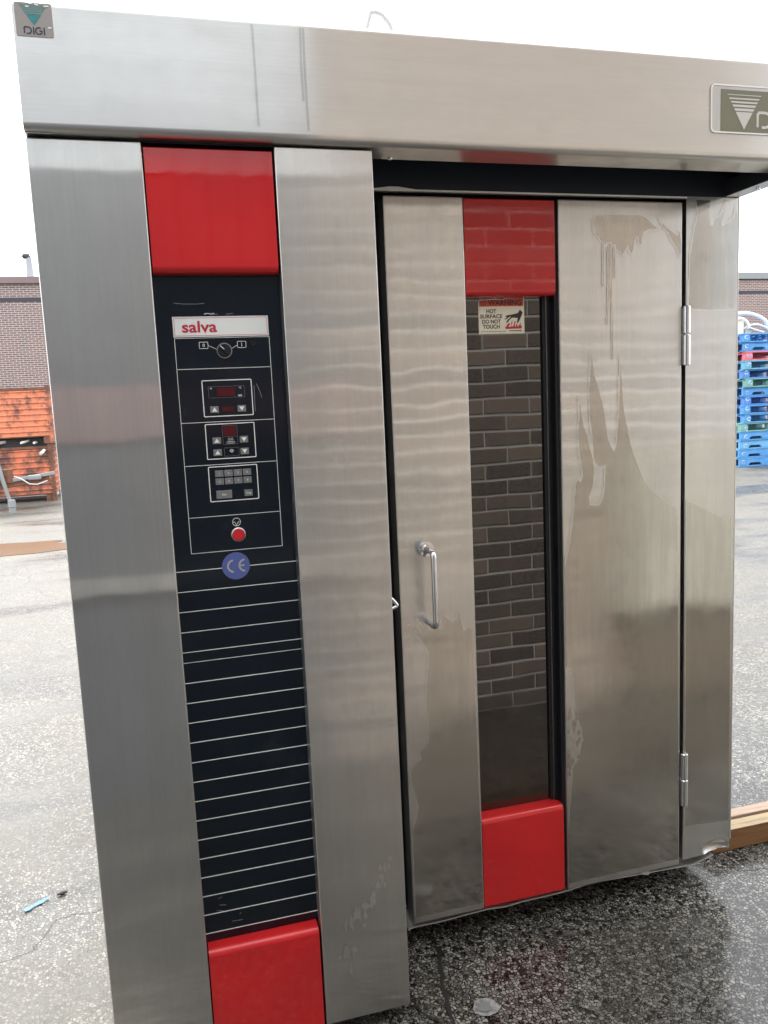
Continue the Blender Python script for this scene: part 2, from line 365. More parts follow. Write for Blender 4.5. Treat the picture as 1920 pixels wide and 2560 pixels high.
def stroke_bm(bm, pts, w, y, closed=False):
    P = [Vector((p[0], p[1])) for p in pts]; n = len(P); L, Rr = [], []
    for i in range(n):
        a = P[(i-1) % n] if (closed or i > 0) else None; c = P[(i+1) % n] if (closed or i < n-1) else None
        t1 = (P[i]-a).normalized() if a is not None else None; t2 = (c-P[i]).normalized() if c is not None else None
        if t1 is None: t1 = t2
        if t2 is None: t2 = t1
        t = (t1+t2); t = t.normalized() if t.length > 1e-6 else t1
        nn = Vector((-t.y, t.x)); s = w/2/max(.35, nn.dot(Vector((-t1.y, t1.x))))
        L.append(bm.verts.new((P[i].x+nn.x*s, y, P[i].y+nn.y*s))); Rr.append(bm.verts.new((P[i].x-nn.x*s, y, P[i].y-nn.y*s)))
    for i in range(n if closed else n-1):
        j = (i+1) % n; f = bm.faces.new((L[i], L[j], Rr[j], Rr[i])); f.normal_update()
        if f.normal.y > 0: f.normal_flip()
def strokes(name, lst, w, y, m, parent):
    bm = bmesh.new()
    for s in lst:
        pts, cl = (s if isinstance(s, tuple) and isinstance(s[1], bool) else (s, False)); stroke_bm(bm, pts, w, y, cl)
    return from_bm(name, bm, m, parent)
def arc(cx, cz, r, a0, a1, n=18, rz=None):
    return [(cx+r*math.cos(math.radians(a0+(a1-a0)*i/n)), cz+(rz or r)*math.sin(math.radians(a0+(a1-a0)*i/n))) for i in range(n+1)]
def disc(name, cx, cz, r, y, m, parent, n=36): return flat_poly(name, arc(cx, cz, r, 0, 360-360/n, n-1), y, m, parent)
def text(name, s, x, z, h, y, m, parent, width=None, bold=0., align='CENTER', mat_world=None):
    """lettering as a flat mesh; h = height of a capital letter, (x, z) = baseline anchor"""
    cu = bpy.data.curves.new('t', 'FONT'); cu.body = s; cu.align_x = align; cu.offset = bold; cu.resolution_u = 4; cu.fill_mode = 'FRONT'
    ob = bpy.data.objects.new('t', cu); col.objects.link(ob)
    dg = bpy.context.evaluated_depsgraph_get(); me = bpy.data.meshes.new_from_object(ob.evaluated_get(dg))
    bpy.data.objects.remove(ob); bpy.data.curves.remove(cu)
    xs = [v.co.x for v in me.vertices]; k_ = h/.69
    kx = k_ if width is None else width/(max(xs)-min(xs))
    for v in me.vertices: v.co = Vector((x+v.co.x*kx, y, z+v.co.y*k_))
    me.name = name
    me.materials.clear()
    return link(name, me, m, parent)
def lathe(name, prof, centre, axis, m, parent, n=28):
    """prof: (distance along axis, radius) pairs; axis 'y' or 'z'"""
    bm = bmesh.new(); rings = []
    for d, r in prof:
        ring = []
        for i in range(n):
            a = 2*math.pi*i/n; c, s = r*math.cos(a), r*math.sin(a)
            ring.append(bm.verts.new((centre[0]+c, centre[1]+d, centre[2]+s) if axis == 'y' else (centre[0]+c, centre[1]+s, centre[2]+d)))
        rings.append(ring)
    for a, b in zip(rings, rings[1:]):
        for j in range(n): bm.faces.new((a[j], a[(j+1) % n], b[(j+1) % n], b[j]))
    bm.faces.new(rings[0]); bm.faces.new(rings[-1][::-1]); bmesh.ops.recalc_face_normals(bm, faces=bm.faces[:])
    return from_bm(name, bm, m, parent, True)
def extrude_profile(name, prof, x0, x1, m, parent, smooth=True, wn_=True):
    """closed (y, z) outline swept along X"""
    bm = bmesh.new(); a = [bm.verts.new((x0, y, z)) for y, z in prof]; b = [bm.verts.new((x1, y, z)) for y, z in prof]
    n = len(prof)
    for i in range(n): bm.faces.new((a[i], a[(i+1) % n], b[(i+1) % n], b[i]))
    tri = tessellate_polygon([[Vector((y, z, 0)) for y, z in prof]])
    for t in tri:
        bm.faces.new([a[i] for i in t]); bm.faces.new([b[i] for i in t][::-1])
    bmesh.ops.recalc_face_normals(bm, faces=bm.faces[:])
    o = from_bm(name, bm, m, parent, smooth)
    if wn_: weigh(o)
    return o
def fil(cy, cz, r, a0, a1, n=6): return [(cy+r*math.cos(math.radians(a0+(a1-a0)*i/n)), cz+r*math.sin(math.radians(a0+(a1-a0)*i/n))) for i in range(n+1)]

# ---------------------------------------------------------------- setting: the yard
def gz(y): return -.675 if y < -1.2 else -.27*(1.3-y) if y < 1.3 else 0. if y < 3 else .0175*(y-3) if y < 45 else .735
ys = [-80, -6, -1.2, 0, 1.3, 3, 4, 6, 9, 13, 20, 30, 45, 900]; xs_ = [-700, -40, -8, 0, 8, 40, 700]
bm = bmesh.new(); g = [[bm.verts.new((x, y, gz(y))) for x in xs_] for y in ys]
for i in range(len(ys)-1):
    for j in range(len(xs_)-1): bm.faces.new((g[i][j], g[i][j+1], g[i+1][j+1], g[i+1][j]))
gr_ = from_bm('ground', bm, 'ground'); gr_['kind'] = 'structure'; gr_['label'] = 'pale exposed aggregate paving of the yard, wet around the oven'

def blob_ground(name, cx, cy, rx_, ry_, m, lift=.004, n=40, rot=0, jag=.18):
    bm = bmesh.new(); ph = [random.uniform(0, 6.28) for _ in range(4)]; vs = []
    for i in range(n):
        a = 2*math.pi*i/n; k_ = 1+jag*(math.sin(3*a+ph[0])*.5+math.sin(5*a+ph[1])*.35+math.sin(11*a+ph[2])*.2)
        u, v = rx_*k_*math.cos(a), ry_*k_*math.sin(a)
        X, Y = cx+u*math.cos(rot)-v*math.sin(rot), cy+u*math.sin(rot)+v*math.cos(rot)
        vs.append(bm.verts.new((X, Y, gz(Y)+lift)))
    c = bm.verts.new((cx, cy, gz(cy)+lift))
    for i in range(n): bm.faces.new((vs[i], vs[(i+1) % n], c))
    return from_bm(name, bm, m)
pu = blob_ground('puddle', -2.05, 9.15, 1.35, .46, 'rustwater', n=90, rot=.12, jag=.3); pu['kind'] = 'structure'
pu['label'] = 'rust brown puddle on the paving left of the oven'
o = blob_ground('pale_spot', .672, 1.694, .033, .030, 'spot', .004, n=64, jag=.09); tag(o, 'small round whitish grout spot on the wet paving in front of the oven', 'spot')
o2 = blob_ground('spot_core', .668, 1.692, .018, .017, 'spotc', .007, jag=.2); o2.parent = o; o2.name = 'core'
# open cracks in the paving before the door
def ground_strip(name, pts, w, m, label=None):
    bm = bmesh.new(); L = []
    for i, p in enumerate(pts):
        a = Vector(pts[max(i-1, 0)]); b = Vector(pts[min(i+1, len(pts)-1)]); t = (b-a).normalized(); nn = Vector((-t.y, t.x))
        ww = w*random.uniform(.6, 1.3)/2*(0.15 if i in (0, len(pts)-1) else 1)
        L.append((bm.verts.new((p[0]+nn.x*ww, p[1]+nn.y*ww, .0035)), bm.verts.new((p[0]-nn.x*ww, p[1]-nn.y*ww, .0035))))
    for a, b in zip(L, L[1:]): bm.faces.new((a[0], a[1], b[1], b[0]))
    o = from_bm(name, bm, m, gr_); return o
def jag(p0, p1, n, j):
    return [(p0[0]+(p1[0]-p0[0])*i/n+random.uniform(-j, j), p0[1]+(p1[1]-p0[1])*i/n+random.uniform(-j, j)) for i in range(n+1)]
ground_strip('crack', jag((.635, 1.96), (.605, 1.82), 6, .006)+jag((.60, 1.80), (.56, 1.60), 8, .006), .010, 'tar')
ground_strip('crack', jag((.50, 1.765), (.548, 1.685), 5, .004)+jag((.556, 1.66), (.60, 1.52), 6, .005), .007, 'tar')
# blue tape scrap and a bit of debris
bm = bmesh.new(); L = []
for i in range(7):
    t = i/6; p = Vector((-.502, 2.515)).lerp(Vector((-.438, 2.562)), t); w = .0065*(1+.5*math.sin(i*2.1)); nn = Vector((-.59, .8))
    L.append((bm.verts.new((p.x+nn.x*w, p.y+nn.y*w, .005+.002*(i % 2))), bm.verts.new((p.x-nn.x*w, p.y-nn.y*w, .005))))
for a, b in zip(L, L[1:]): bm.faces.new((a[0], a[1], b[1], b[0]))
tag(from_bm('tape_scrap', bm, 'tape'), 'ragged strip of light blue tape on the paving left of the oven', 'tape')
bm = bmesh.new()
for i, (dx, dy, r) in enumerate(((0, 0, .009), (.008, .003, .007), (-.009, -.002, .006), (.003, .006, .006))):
    bmesh.ops.create_icosphere(bm, subdivisions=1, radius=r, matrix=Matrix.Translation((-.40+dx, 2.57+dy, .006)) @ Matrix.Diagonal((1.3, .8, .55, 1)))
tag(from_bm('leaf_debris', bm, 'leaf'), 'tiny black shrivelled leaf on the paving beside the blue tape', 'debris')

# ---------------------------------------------------------------- walls the oven faces (brick seen in its glass, metal walls added for its reflections)
WY = -.75
wall = empty('brick_wall', (2.2, WY, gz(WY)), 'tall brown brick wall with pale mortar facing the oven', 'wall')
box('mortar_bed', (.9, 3.6, WY-.35, WY-.008, gz(WY)-.1, 6.1), 'mortar', wall)
def brick_mesh(w):
    bm = bmesh.new(); add_box(bm, -w/2, w/2, -.05, 0, -.0428, .0428)
    bmesh.ops.bevel(bm, geom=[e for e in bm.edges if all(abs(v.co.y) < 1e-6 for v in e.verts)], offset=.004, segments=1, affect='EDGES')
    me = bpy.data.meshes.new('brick'); bm.to_mesh(me); bm.free(); me.materials.append(MAT['rbrick']); return me
BM = {}; rest = []; cnt = 0
for r in range(64):
    z = gz(WY)+.0508+r*.1016; x = .9-(.3145/2 if r % 2 else 0)
    while x < 3.6:
        a, b = max(x, .9), min(x+.3045, 3.6); x += .3145
        if b-a < .03: continue
        key = round(b-a, 3)
        if cnt < 300:
            if key not in BM: BM[key] = brick_mesh(key)
            o = bpy.data.objects.new('brick', BM[key]); col.objects.link(o); o.parent = wall; o.matrix_parent_inverse = wall.matrix_world.inverted()
            o.location = ((a+b)/2, WY+random.uniform(-.002, .003), z); cnt += 1
        else: rest.append((a, b, WY-.05, WY+random.uniform(-.002, .003), z-.0428, z+.0428))
ob = boxes('brick_top_courses', rest, 'rbrick', wall); ob['kind'] = 'stuff'
def cladding(name, x0, x1, h, label, zsplit, y=WY-.1):  # unseen wall, its tones chosen for what the oven's steel reflects
    zb = gz(WY)-.05; t = empty(name, ((x0+x1)/2, y, zb), label, 'wall'); n = int((x1-x0)/.15)
    for nm, z0, z1, mm, dy in (('lower_sheet', zb, zsplit, 'clad', 0), ('upper_sheet', zsplit+.003, h, 'clad2', .015)):
        bm = bmesh.new(); L = []
        for i in range(n*4+1):
            x = x0+(x1-x0)*i/(n*4); d = .0 if (i % 4) in (0, 1) else .025
            L.append([bm.verts.new((x, y-d+dy, zz)) for zz in (z0, z1)])
        for a, b in zip(L, L[1:]): bm.faces.new((a[0], b[0], b[1], a[1]))
        from_bm(nm, bm, mm, t)
    if x0 < 0:
        box('reflection_bar', (x0, x1, y+.03, y+.06, .58, .67), 'refl_bar', t); box('reflection_stripe', (x0, x1, y+.002, y+.012, 1.35, 1.62), 'fasciab', t)  # bar and stripe added only to band the steel's reflection
    box('coping', (x0, x1, y-.30, y+.03, h, h+.08), 'clad2', t); box('core', (x0, x1, y-.28, y-.03, zb, h-.002), 'clad', t)
cladding('added_clad_wall', -6.5, .895, 5.2, 'unseen grey ribbed metal wall, added for reflections, left of the brick wall facing the oven', 2.66)
cladding('added_clad_wall', 3.605, 9.0, 5.2, 'unseen grey ribbed metal wall, added for reflections, right of the brick wall facing the oven', .9)
dock = empty('loading_dock', (4.6, -1.0, 0), 'low pale concrete loading dock against the walls facing the oven', 'dock')
box('platform', (2.85, 6.4, WY+.02, WY+.22, .06, 1.12), 'conc', dock, .01); box('footing', (2.9, 6.4, WY+.02, WY+.16, gz(WY), .059), 'footing', dock)

# ---------------------------------------------------------------- far brick building
BY = 29.0
bld = empty('brick_building', (10, BY, .45), 'long low brown brick building behind the yard with flat metal fascia', 'building')
box('brick_front', (-30, 70, BY, BY+12, .3, 5.76), 'farbrick', bld)
box('dark_course', (-30, 70, BY-.012, BY+.05, 5.20, 5.335), 'band', bld)
box('fascia', (-30, 9, BY-.12, BY+12.1, 5.765, 5.975), 'fasciab', bld, .01); box('fascia', (9.01, 70, BY-.12, BY+12.1, 5.79, 6.06), 'fasciag', bld, .01)
vp = empty('roof_vent', (-3.55, BY+.6, 5.97), 'thin grey vent pipe with hooked cap on the brick building roof left', 'vent pipe')
lathe('pipe', [(0, .16), (.06, .125), (.6, .095), (.72, .088)], (-3.55, BY+.6, 5.97), 'z', 'galv', vp)
tube('cap', [(-3.55, BY+.6, 6.66), (-3.58, BY+.6, 6.73), (-3.68, BY+.6, 6.73), (-3.74, BY+.6, 6.69)], [.088, .1, .09, .05], 'capdark', vp)

# ---------------------------------------------------------------- orange steel bins
def bin_(z0, m, label, x1, yb):
    y0, w, d, h = yb, 1.35, 1.0, .86
    t = empty('steel_bin', (x1-w/2, y0+d/2, z0), label, 'bin', 'stacked orange bins')
    x0 = x1-w; n = 8; zb, zt = z0+.12, z0+h-.045; prof = []
    for i in range(n*8+1):
        s = i/(n*8); ph = (s*n) % 1.0
        prof.append((-.024*(math.sin(math.pi*(ph-.62)/.38) if ph > .62 else 0.), zb+(zt-zb)*s))
    def wallm(ax, base, a0, a1, sgn):
        bm = bmesh.new(); L = []
        for off, z in prof:
            if ax == 'x': L.append((bm.verts.new((a0, base+off*sgn, z)), bm.verts.new((a1, base+off*sgn, z))))
            else: L.append((bm.verts.new((base+off*sgn, a0, z)), bm.verts.new((base+off*sgn, a1, z))))
        for a, b in zip(L, L[1:]): bm.faces.new((a[0], a[1], b[1], b[0]))
        return from_bm('corrugated_side', bm, m, t, True)
    wallm('x', y0, x0+.03, x1-.03, 1); wallm('x', y0+d, x0+.03, x1-.03, -1); wallm('y', x0, y0+.03, y0+d-.03, 1); wallm('y', x1, y0+.03, y0+d-.03, -1)
    for X in (x0, x1):
        for Y in (y0, y0+d):
            sx = 1 if X == x0 else -1; sy = 1 if Y == y0 else -1
            p = boxes('corner_post', [(min(X-.012*sx, X+.055*sx), max(X-.012*sx, X+.055*sx), min(Y-.012*sy, Y+.055*sy), max(Y-.012*sy, Y+.055*sy), z0, z0+h+.03)], 'orange_r' if z0 > .5 else 'rust', t)
    boxes('top_rim', [(x0+.06, x1-.06, y0-.02, y0+.02, z0+h-.04, z0+h), (x0+.06, x1-.06, y0+d-.02, y0+d+.02, z0+h-.04, z0+h), (x0-.018, x0+.02, y0+.06, y0+d-.06, z0+h-.04, z0+h), (x1-.02, x1+.018, y0+.06, y0+d-.06, z0+h-.04, z0+h)], 'rust', t)
    box('floor_plate', (x0+.02, x1-.02, y0+.02, y0+d-.02, z0+.10, z0+.118), 'rust', t)
    for X in (x0+.09, x1-.09): box('foot', (X-.05, X+.05, y0+.0, y0+.09, z0, z0+.1), 'rust', t)
    return t
BZ = gz(13.5)
bin_(BZ, 'orange_r', 'heavily rusted orange corrugated steel bin, lower of the stack left of the oven', -1.57, 13.5)
bin_(BZ+.90, 'orange', 'brighter orange corrugated steel bin, upper of the stack left of the oven', -1.52, 13.46)
lb = [o for o in bpy.data.objects if o.name == 'steel_bin'][0]
box('gap_shade_block', (-2.86, -1.63, 13.62, 14.42, BZ+.12, BZ+.985), 'capdark', lb)  # dark block added to read as the shaded gap between the bins
# scrap lying in the lower bin and hanging over its rim
for i, (x, y, z, dx, dy, dz, r, lab) in enumerate(((-2.50, 13.38, 1.10, .26, .25, .03, .028, 'pale flat scrap pipe jutting out between the two orange bins'), (-1.98, 13.40, 1.11, .08, .2, .02, .018, 'short white scrap tube between the two orange bins'), (-1.80, 13.42, 1.10, .02, .3, .0, .018, 'pinkish round pipe end showing between the two orange bins'), (-1.72, 13.38, .93, .05, .1, .05, .024, 'white tube end hanging at the corner of the lower orange bin'))):
    bm = bmesh.new(); tube_bm(bm, [(x, y, z), (x+dx*.5, y+dy*.5, z+dz*.4), (x+dx, y+dy, z+dz)], [r, r*1.05, r*.95], 12); bmesh.ops.recalc_face_normals(bm, faces=bm.faces[:])
    tag(from_bm('scrap_pipe', bm, 'scrapwhite', None, True), lab, 'pipe', 'scrap in the bins')
# drawbar with jack stand in front of the bins
DY = 12.4; DZ = gz(DY)
db = empty('trailer_drawbar', (-2.0, DY, DZ), 'rusty trailer drawbar on a grey jack leg in front of the orange bins', 'drawbar')
def bar(name, a, b, w, h, m, parent):
    a, b = Vector(a), Vector(b); t = (b-a).normalized(); s = Vector((0, 1, 0)); u = t.cross(s).normalized(); bm = bmesh.new()
    vs = []
    for p in (a, b):
        for q, r in ((-1, -1), (1, -1), (1, 1), (-1, 1)): vs.append(bm.verts.new(p+s*q*w/2+u*r*h/2))
    for f in ((0, 1, 2, 3), (7, 6, 5, 4), (0, 4, 5, 1), (1, 5, 6, 2), (2, 6, 7, 3), (3, 7, 4, 0)): bm.faces.new([vs[i] for i in f])
    bmesh.ops.bevel(bm, geom=bm.edges[:], offset=.006, segments=1, affect='EDGES'); bmesh.ops.recalc_face_normals(bm, faces=bm.faces[:])
    return from_bm(name, bm, m, parent)
bar('beam', (-2.75, DY, DZ+.32), (-1.50, DY, DZ+.47), .09, .10, 'rust', db)
bar('upper_rail', (-1.98, DY-.06, DZ+.46), (-1.42, DY-.06, DZ+.53), .03, .05, 'iron', db)
box('coupler', (-1.78, -1.60, DY-.12, DY-.07, DZ+.45, DZ+.52), 'iron', db, .02)
box('jack_plate', (-2.36, -1.97, DY-.07, DY-.05, DZ+.42, DZ+.62), 'rust', db, .01)
tube('jack_leg', [(-2.16, DY-.1, DZ+.78), (-2.11, DY-.1, DZ+.5), (-2.04, DY-.1, DZ+.17)], [.03, .028, .024], 'iron', db)
lathe('jack_foot', [(0, .045), (.08, .045), (.09, .055), (.18, .05), (.2, .03)], (-2.02, DY-.1, DZ), 'z', 'iron', db)
tube('cable', [(-1.95, DY-.12, DZ+.52), (-1.85, DY-.13, DZ+.47), (-1.76, DY-.13, DZ+.40), (-1.66, DY-.13, DZ+.385), (-1.52, DY-.12, DZ+.43)], .008, 'pvc', db)

# ---------------------------------------------------------------- stack of pallets
PY, PX, PZ, PH = 11.2, 9.235, gz(11.2), .1445
kinds = [('pblue', 0), ('pblue', 1), ('pred', 0), ('pteal', 0), ('proyal', 0), ('pgreen', 0), ('pblue', 1), ('proyal', 0), ('pblue', 0), ('pblue', 0), ('pgreen', 0), ('pblue', 1), ('plight', 1), ('pblue', 1), ('pblue', 1)]
ORD = ['topmost', 'second', 'third', 'fourth', 'fifth', 'sixth', 'seventh', 'eighth', 'ninth', 'tenth', 'eleventh', 'twelfth', 'thirteenth', 'fourteenth', 'lowest']
CN = {'pblue': 'blue', 'pred': 'red', 'pteal': 'teal blue', 'proyal': 'royal blue', 'pgreen': 'green', 'plight': 'light blue'}
offx = [.0, .035, .05, .03, .02, .06, .04, .055, .01, .03, -.02, -.015, -.015, -.02, -.01]
def cmesh(name, b):
    bm = bmesh.new(); add_box(bm, *b); bmesh.ops.bevel(bm, geom=bm.edges[:], offset=.004, segments=1, affect='EDGES'); me = bpy.data.meshes.new(name); bm.to_mesh(me); bm.free(); return me
PM = {'top': cmesh('top_board', (0, 1.2, -.048, .048, -.010, .010)), 'strip': cmesh('cross_board', (-.05, .05, 0, 1.0, -.010, .010)), 'blk': cmesh('block', (-.068, .068, -.045, .045, -.046, .046)), 'bot': cmesh('bottom_board', (0, 1.2, -.048, .048, -.010, .010))}
# notched stringer
bm = bmesh.new(); prof = [(0, 0), (.17, 0), (.185, .03), (.21, .046), (.39, .046), (.415, .03), (.43, 0), (.77, 0), (.785, .03), (.81, .046), (.99, .046), (1.015, .03), (1.03, 0), (1.2, 0), (1.2, .10), (0, .10)]
a = [bm.verts.new((x, -.02, z)) for x, z in prof]; b = [bm.verts.new((x, .02, z)) for x, z in prof]; n = len(prof)
for i in range(n): bm.faces.new((a[i], a[(i+1) % n], b[(i+1) % n], b[i]))
for t in tessellate_polygon([[Vector((x, z, 0)) for x, z in prof]]): bm.faces.new([a[i] for i in t]); bm.faces.new([b[i] for i in t][::-1])
bmesh.ops.recalc_face_normals(bm, faces=bm.faces[:]); PM['str'] = bpy.data.meshes.new('stringer'); bm.to_mesh(PM['str']); bm.free()
cache = {}
def pmesh(key, m):
    if (key, m) not in cache:
        me = PM[key].copy(); me.name = PM[key].name; me.materials.append(MAT[m]); cache[(key, m)] = me
    return cache[(key, m)]
for i, (m, kd) in enumerate(kinds):
    z0 = PZ+(14-i)*PH; x0 = PX+offx[i]; y0 = PY+random.uniform(-.03, .03)
    how = 'with white PECO lettering ' if m == 'pred' else ''
    lab = f"{CN[m]} wooden pallet {how}{'with arched notches, ' if kd else ''}{ORD[i]}{' from top' if 0 < i < 14 else ''} in the stack"
    lab += ' right of oven'
    t = empty('wooden_pallet', (x0, y0, z0), lab, 'pallet', 'pallets stacked right of the oven', rz=random.uniform(-.012, .012))
    def pp(key, x, y, z, nm=None):
        o = bpy.data.objects.new(PM[key].name, pmesh(key, m)); col.objects.link(o); o.parent = t; o.location = (x, y, z); return o
    for j in range(7): pp('top', 0, .05+j*.15, PH-.0125)
    if kd:
        for y in (.02, .5, .98): pp('str', 0, y, .021)
        for j in (0, 3, 6): pp('bot', 0, .05+j*.15, .0095)
    else:
        for x in (.07, .6, 1.13): pp('strip', x, 0, PH-.0345)
        for x in (.07, .6, 1.13):
            for y in (.046, .5, .954): pp('blk', x, y, .0665)
        for y in (.05, .5, .95): pp('bot', 0, y, .0095)
    tx = 'PECO' if m == 'pred' else 'C'
    me_ = text('stencil_mark', tx, .015 if m == 'pred' else .072, .045, .045 if m == 'pred' else .06, -.0035 if kd else -.0025, 'mark', None, width=.11 if m == 'pred' else .07, bold=.03, align='LEFT' if m == 'pred' else 'CENTER')
    me_.parent = t
    me_.rotation_euler.y = random.uniform(-.35, .35) if tx == 'C' else 0; me_.location = (random.uniform(-.015, .02), 0, random.uniform(-.006, .01)) if tx == 'C' else (0, 0, 0)
    if not kd:
        for v in me_.data.vertices: v.co.y = -.0025
k2 = ['pblue', 'plight', 'proyal', 'pteal', 'pblue', 'pgreen', 'plight', 'pblue', 'plight', 'pteal', 'pblue', 'proyal', 'plight', 'pblue']
for i, m in enumerate(k2):
    y0 = 12.45; z0 = gz(y0)+(13-i)*.150; x0 = .8222*y0-1.2+random.uniform(-.03, .03)
    t = empty('wooden_pallet', (x0, y0, z0), f"{CN[m]} pallet, {ORD[i] if i < 13 else 'lowest'}{' from top' if 0 < i < 13 else ''} in the rear stack mostly hidden by the oven", 'pallet', 'pallets in the rear stack')
    def pp2(key, x, y, z):
        o = bpy.data.objects.new(PM[key].name, pmesh(key, m)); col.objects.link(o); o.parent = t; o.location = (x, y, z)
    for j in range(3): pp2('top', 0, .05+j*.45, .1375)
    for y in (.02, .98): pp2('str', 0, y, .027)
    for y in (.05, .95): pp2('bot', 0, y, .0135)
# things lying on the pallets
TZ = PZ+15*PH+.001
def junk(name, b, m, lab, cat):
    t = empty(name, ((b[0]+b[1])/2, (b[2]+b[3])/2, b[4]), lab, cat); box('case', b, m, t, .008); box('lid', (b[0]-.006, b[1]+.006, b[2]-.006, b[3]+.006, b[5], b[5]+.015), m, t, .004)
junk('storage_box', (9.02, 9.30, 11.42, 11.70, TZ, TZ+.20), 'box1', 'pale grey box on the pallet stack nearest the oven', 'box')
junk('storage_box', (9.315, 9.43, 11.42, 11.62, TZ, TZ+.20), 'box2', 'cream box in the middle of the pallet stack top', 'box')
junk('junction_box', (9.445, 9.56, 11.40, 11.55, TZ, TZ+.07), 'box3', 'small flat grey box on the pallet stack beside the cream box', 'box')
def cat(pts, n=8):
    pts = [Vector(p) for p in pts]; out = []
    for i in range(len(pts)-1):
        p0, p1, p2, p3 = pts[max(i-1, 0)], pts[i], pts[i+1], pts[min(i+2, len(pts)-1)]
        for j in range(n):
            t = j/n; out.append(.5*((2*p1)+(-p0+p2)*t+(2*p0-5*p1+4*p2-p3)*t*t+(-p0+3*p1-3*p2+p3)*t**3))
    out.append(pts[-1]); return out
tag(tube('conduit_hose', cat([(9.12, 11.6, TZ+.23), (9.30, 11.62, TZ+.30), (9.5, 11.63, TZ+.355), (9.75, 11.64, TZ+.345), (9.98, 11.6, TZ+.24), (10.1, 11.55, TZ+.03)]), .032, 'pvc'), 'thick white hose arching over the boxes on the pallet stack', 'hose')
tag(tube('conduit_hose', cat([(9.50, 11.5, TZ+.09), (9.58, 11.48, TZ+.14), (9.72, 11.46, TZ+.155), (9.9, 11.46, TZ+.10), (10.0, 11.46, TZ+.02)]), .017, 'pvc'), 'thin white hose curling low over the front of the pallet stack', 'hose')
tag(tube('conduit_hose', cat([(9.50, 11.38, TZ+.10), (9.60, 11.34, TZ+.06), (9.72, 11.30, TZ+.015)]), .012, 'pvc'), 'thin white hose end drooping onto the top pallet', 'hose')
tag(tube('conduit_hose', cat([(9.05, 11.55, TZ+.24), (9.18, 11.5, TZ+.27), (9.3, 11.5, TZ+.255), (9.42, 11.48, TZ+.26), (9.5, 11.44, TZ+.2), (9.53, 11.42, TZ+.09)]), .026, 'pvc'), 'white hose lying across the tops of the pale boxes', 'hose')

# ---------------------------------------------------------------- lumber beside the oven
lum = empty('lumber_skid', (2.3, 2.1, 0), 'wet brown timber with pale planed top lying right behind the oven corner', 'timber')
box('beam', (1.62, 3.1, 2.071, 2.121, .002, .071), 'wetwood', lum, .003); box('top_face_board', (1.62, 3.1, 2.069, 2.119, .0715, .0745), 'palewood', lum)
box('rear_board', (1.62, 3.1, 2.128, 2.172, .002, .080), 'pinkwood', lum, .003)

# ================================================================ THE OVEN
oven = empty('rack_oven', (.7, 2.6, 0), 'large stainless steel bakery rack oven with red panels, hood and glazed door', 'oven')
YF, YD, YC, YB, YH = 1.95, 1.952, 1.725, 1.765, 1.70
# core and base
box('body', (-.186, 1.584, 2.035, 3.45, .075, 2.20), 'steel', oven, .004)
box('plinth', (-.15, 1.54, 2.09, 3.40, .0, .075), 'gasket', oven)
# frame behind the door
frm = box('door_frame', (.489, 1.4205, 2.0315, 2.0345, .085, 2.02), 'gasket', oven)
# right hand column, with the dented lower corner
dx0, dz0 = (1.5337,0.1115)
bm = bmesh.new(); nx, zl = 56, [.092+.004*i for i in range(45)]+[.28+.05*i for i in range(36)]
zl = [z for z in zl if z < 2.04]+[2.045]
def dent(x, z):
    u, v = (x-(dx0+.004))/.046, (z-(dz0-.004))/.026; d = u*u+v*v
    w = max(0, 1-d)**1.0 if d < 1 else 0
    s = math.exp(-(((x-dx0)/.10)**2+((z-dz0)/.06)**2))
    return .017*w + .004*s
xsn = [1.421+(1.588-1.421)*i/nx for i in range(nx+1)]
gv = [[bm.verts.new((x, YF+dent(x, z), z+(.010*max(0, 1-abs(x-1.575)/.035) if z < .0925 else 0))) for x in xsn] for z in zl]
for a, b in zip(gv, gv[1:]):
    for j in range(nx): bm.faces.new((a[j], a[j+1], b[j+1], b[j]))
for a, b in zip(gv, gv[1:]):     # returns on both sides
    for j, s in ((0, 1), (nx, -1)):
        v1 = bm.verts.new((a[j].co.x, 2.034, a[j].co.z)); v2 = bm.verts.new((b[j].co.x, 2.034, b[j].co.z)); bm.faces.new((a[j], b[j], v2, v1))
for j in range(nx):
    v1 = bm.verts.new((gv[0][j].co.x, 2.0, gv[0][j].co.z)); v2 = bm.verts.new((gv[0][j+1].co.x, 2.0, gv[0][j+1].co.z)); bm.faces.new((gv[0][j], gv[0][j+1], v2, v1))
bmesh.ops.remove_doubles(bm, verts=bm.verts[:], dist=1e-5); bmesh.ops.recalc_face_normals(bm, faces=bm.faces[:])
colm = from_bm('side_column', bm, 'steel', oven, True); colm['label'] = 'right steel column with dented lower corner'
for pts in ([(1.4507,1.9959),(1.4574,1.9664),(1.455,1.9444),(1.4457,1.9223),(1.4403,1.8876),(1.433,1.8433),(1.4322,1.7988),(1.431,1.7541),(1.4305,1.7123),(1.4939,1.7076),(1.5802,1.7103),(1.5829,1.7854),(1.5844,1.8823),(1.5843,1.9367),(1.5789,1.978),(1.5723,1.9525),(1.5569,1.9395),(1.5338,1.9281),(1.5298,1.936),(1.5336,1.9424),(1.5427,1.9773),(1.5464,1.9932),(1.5408,1.9804),(1.5295,1.9581),(1.518,1.9485),(1.5084,1.9468),(1.5085,1.9389),(1.5029,1.923),(1.4982,1.934),(1.4944,1.9324),(1.4931,1.9481),(1.492,1.9701),(1.4945,1.989),(1.4975,1.996)], [(1.4272,1.1814),(1.4575,1.1652),(1.4896,1.1488),(1.5302,1.1281),(1.5752,1.1173),(1.582,0.19),(1.428,0.2)]): film_sheet('water_stain', [pts], YF-.0008, colm, (1.424, 1.5855, .16, 2.0))
box('edge_strip', (1.5872, 1.5895, YF-.001, 2.03, .13, 2.04), 'edge', colm)
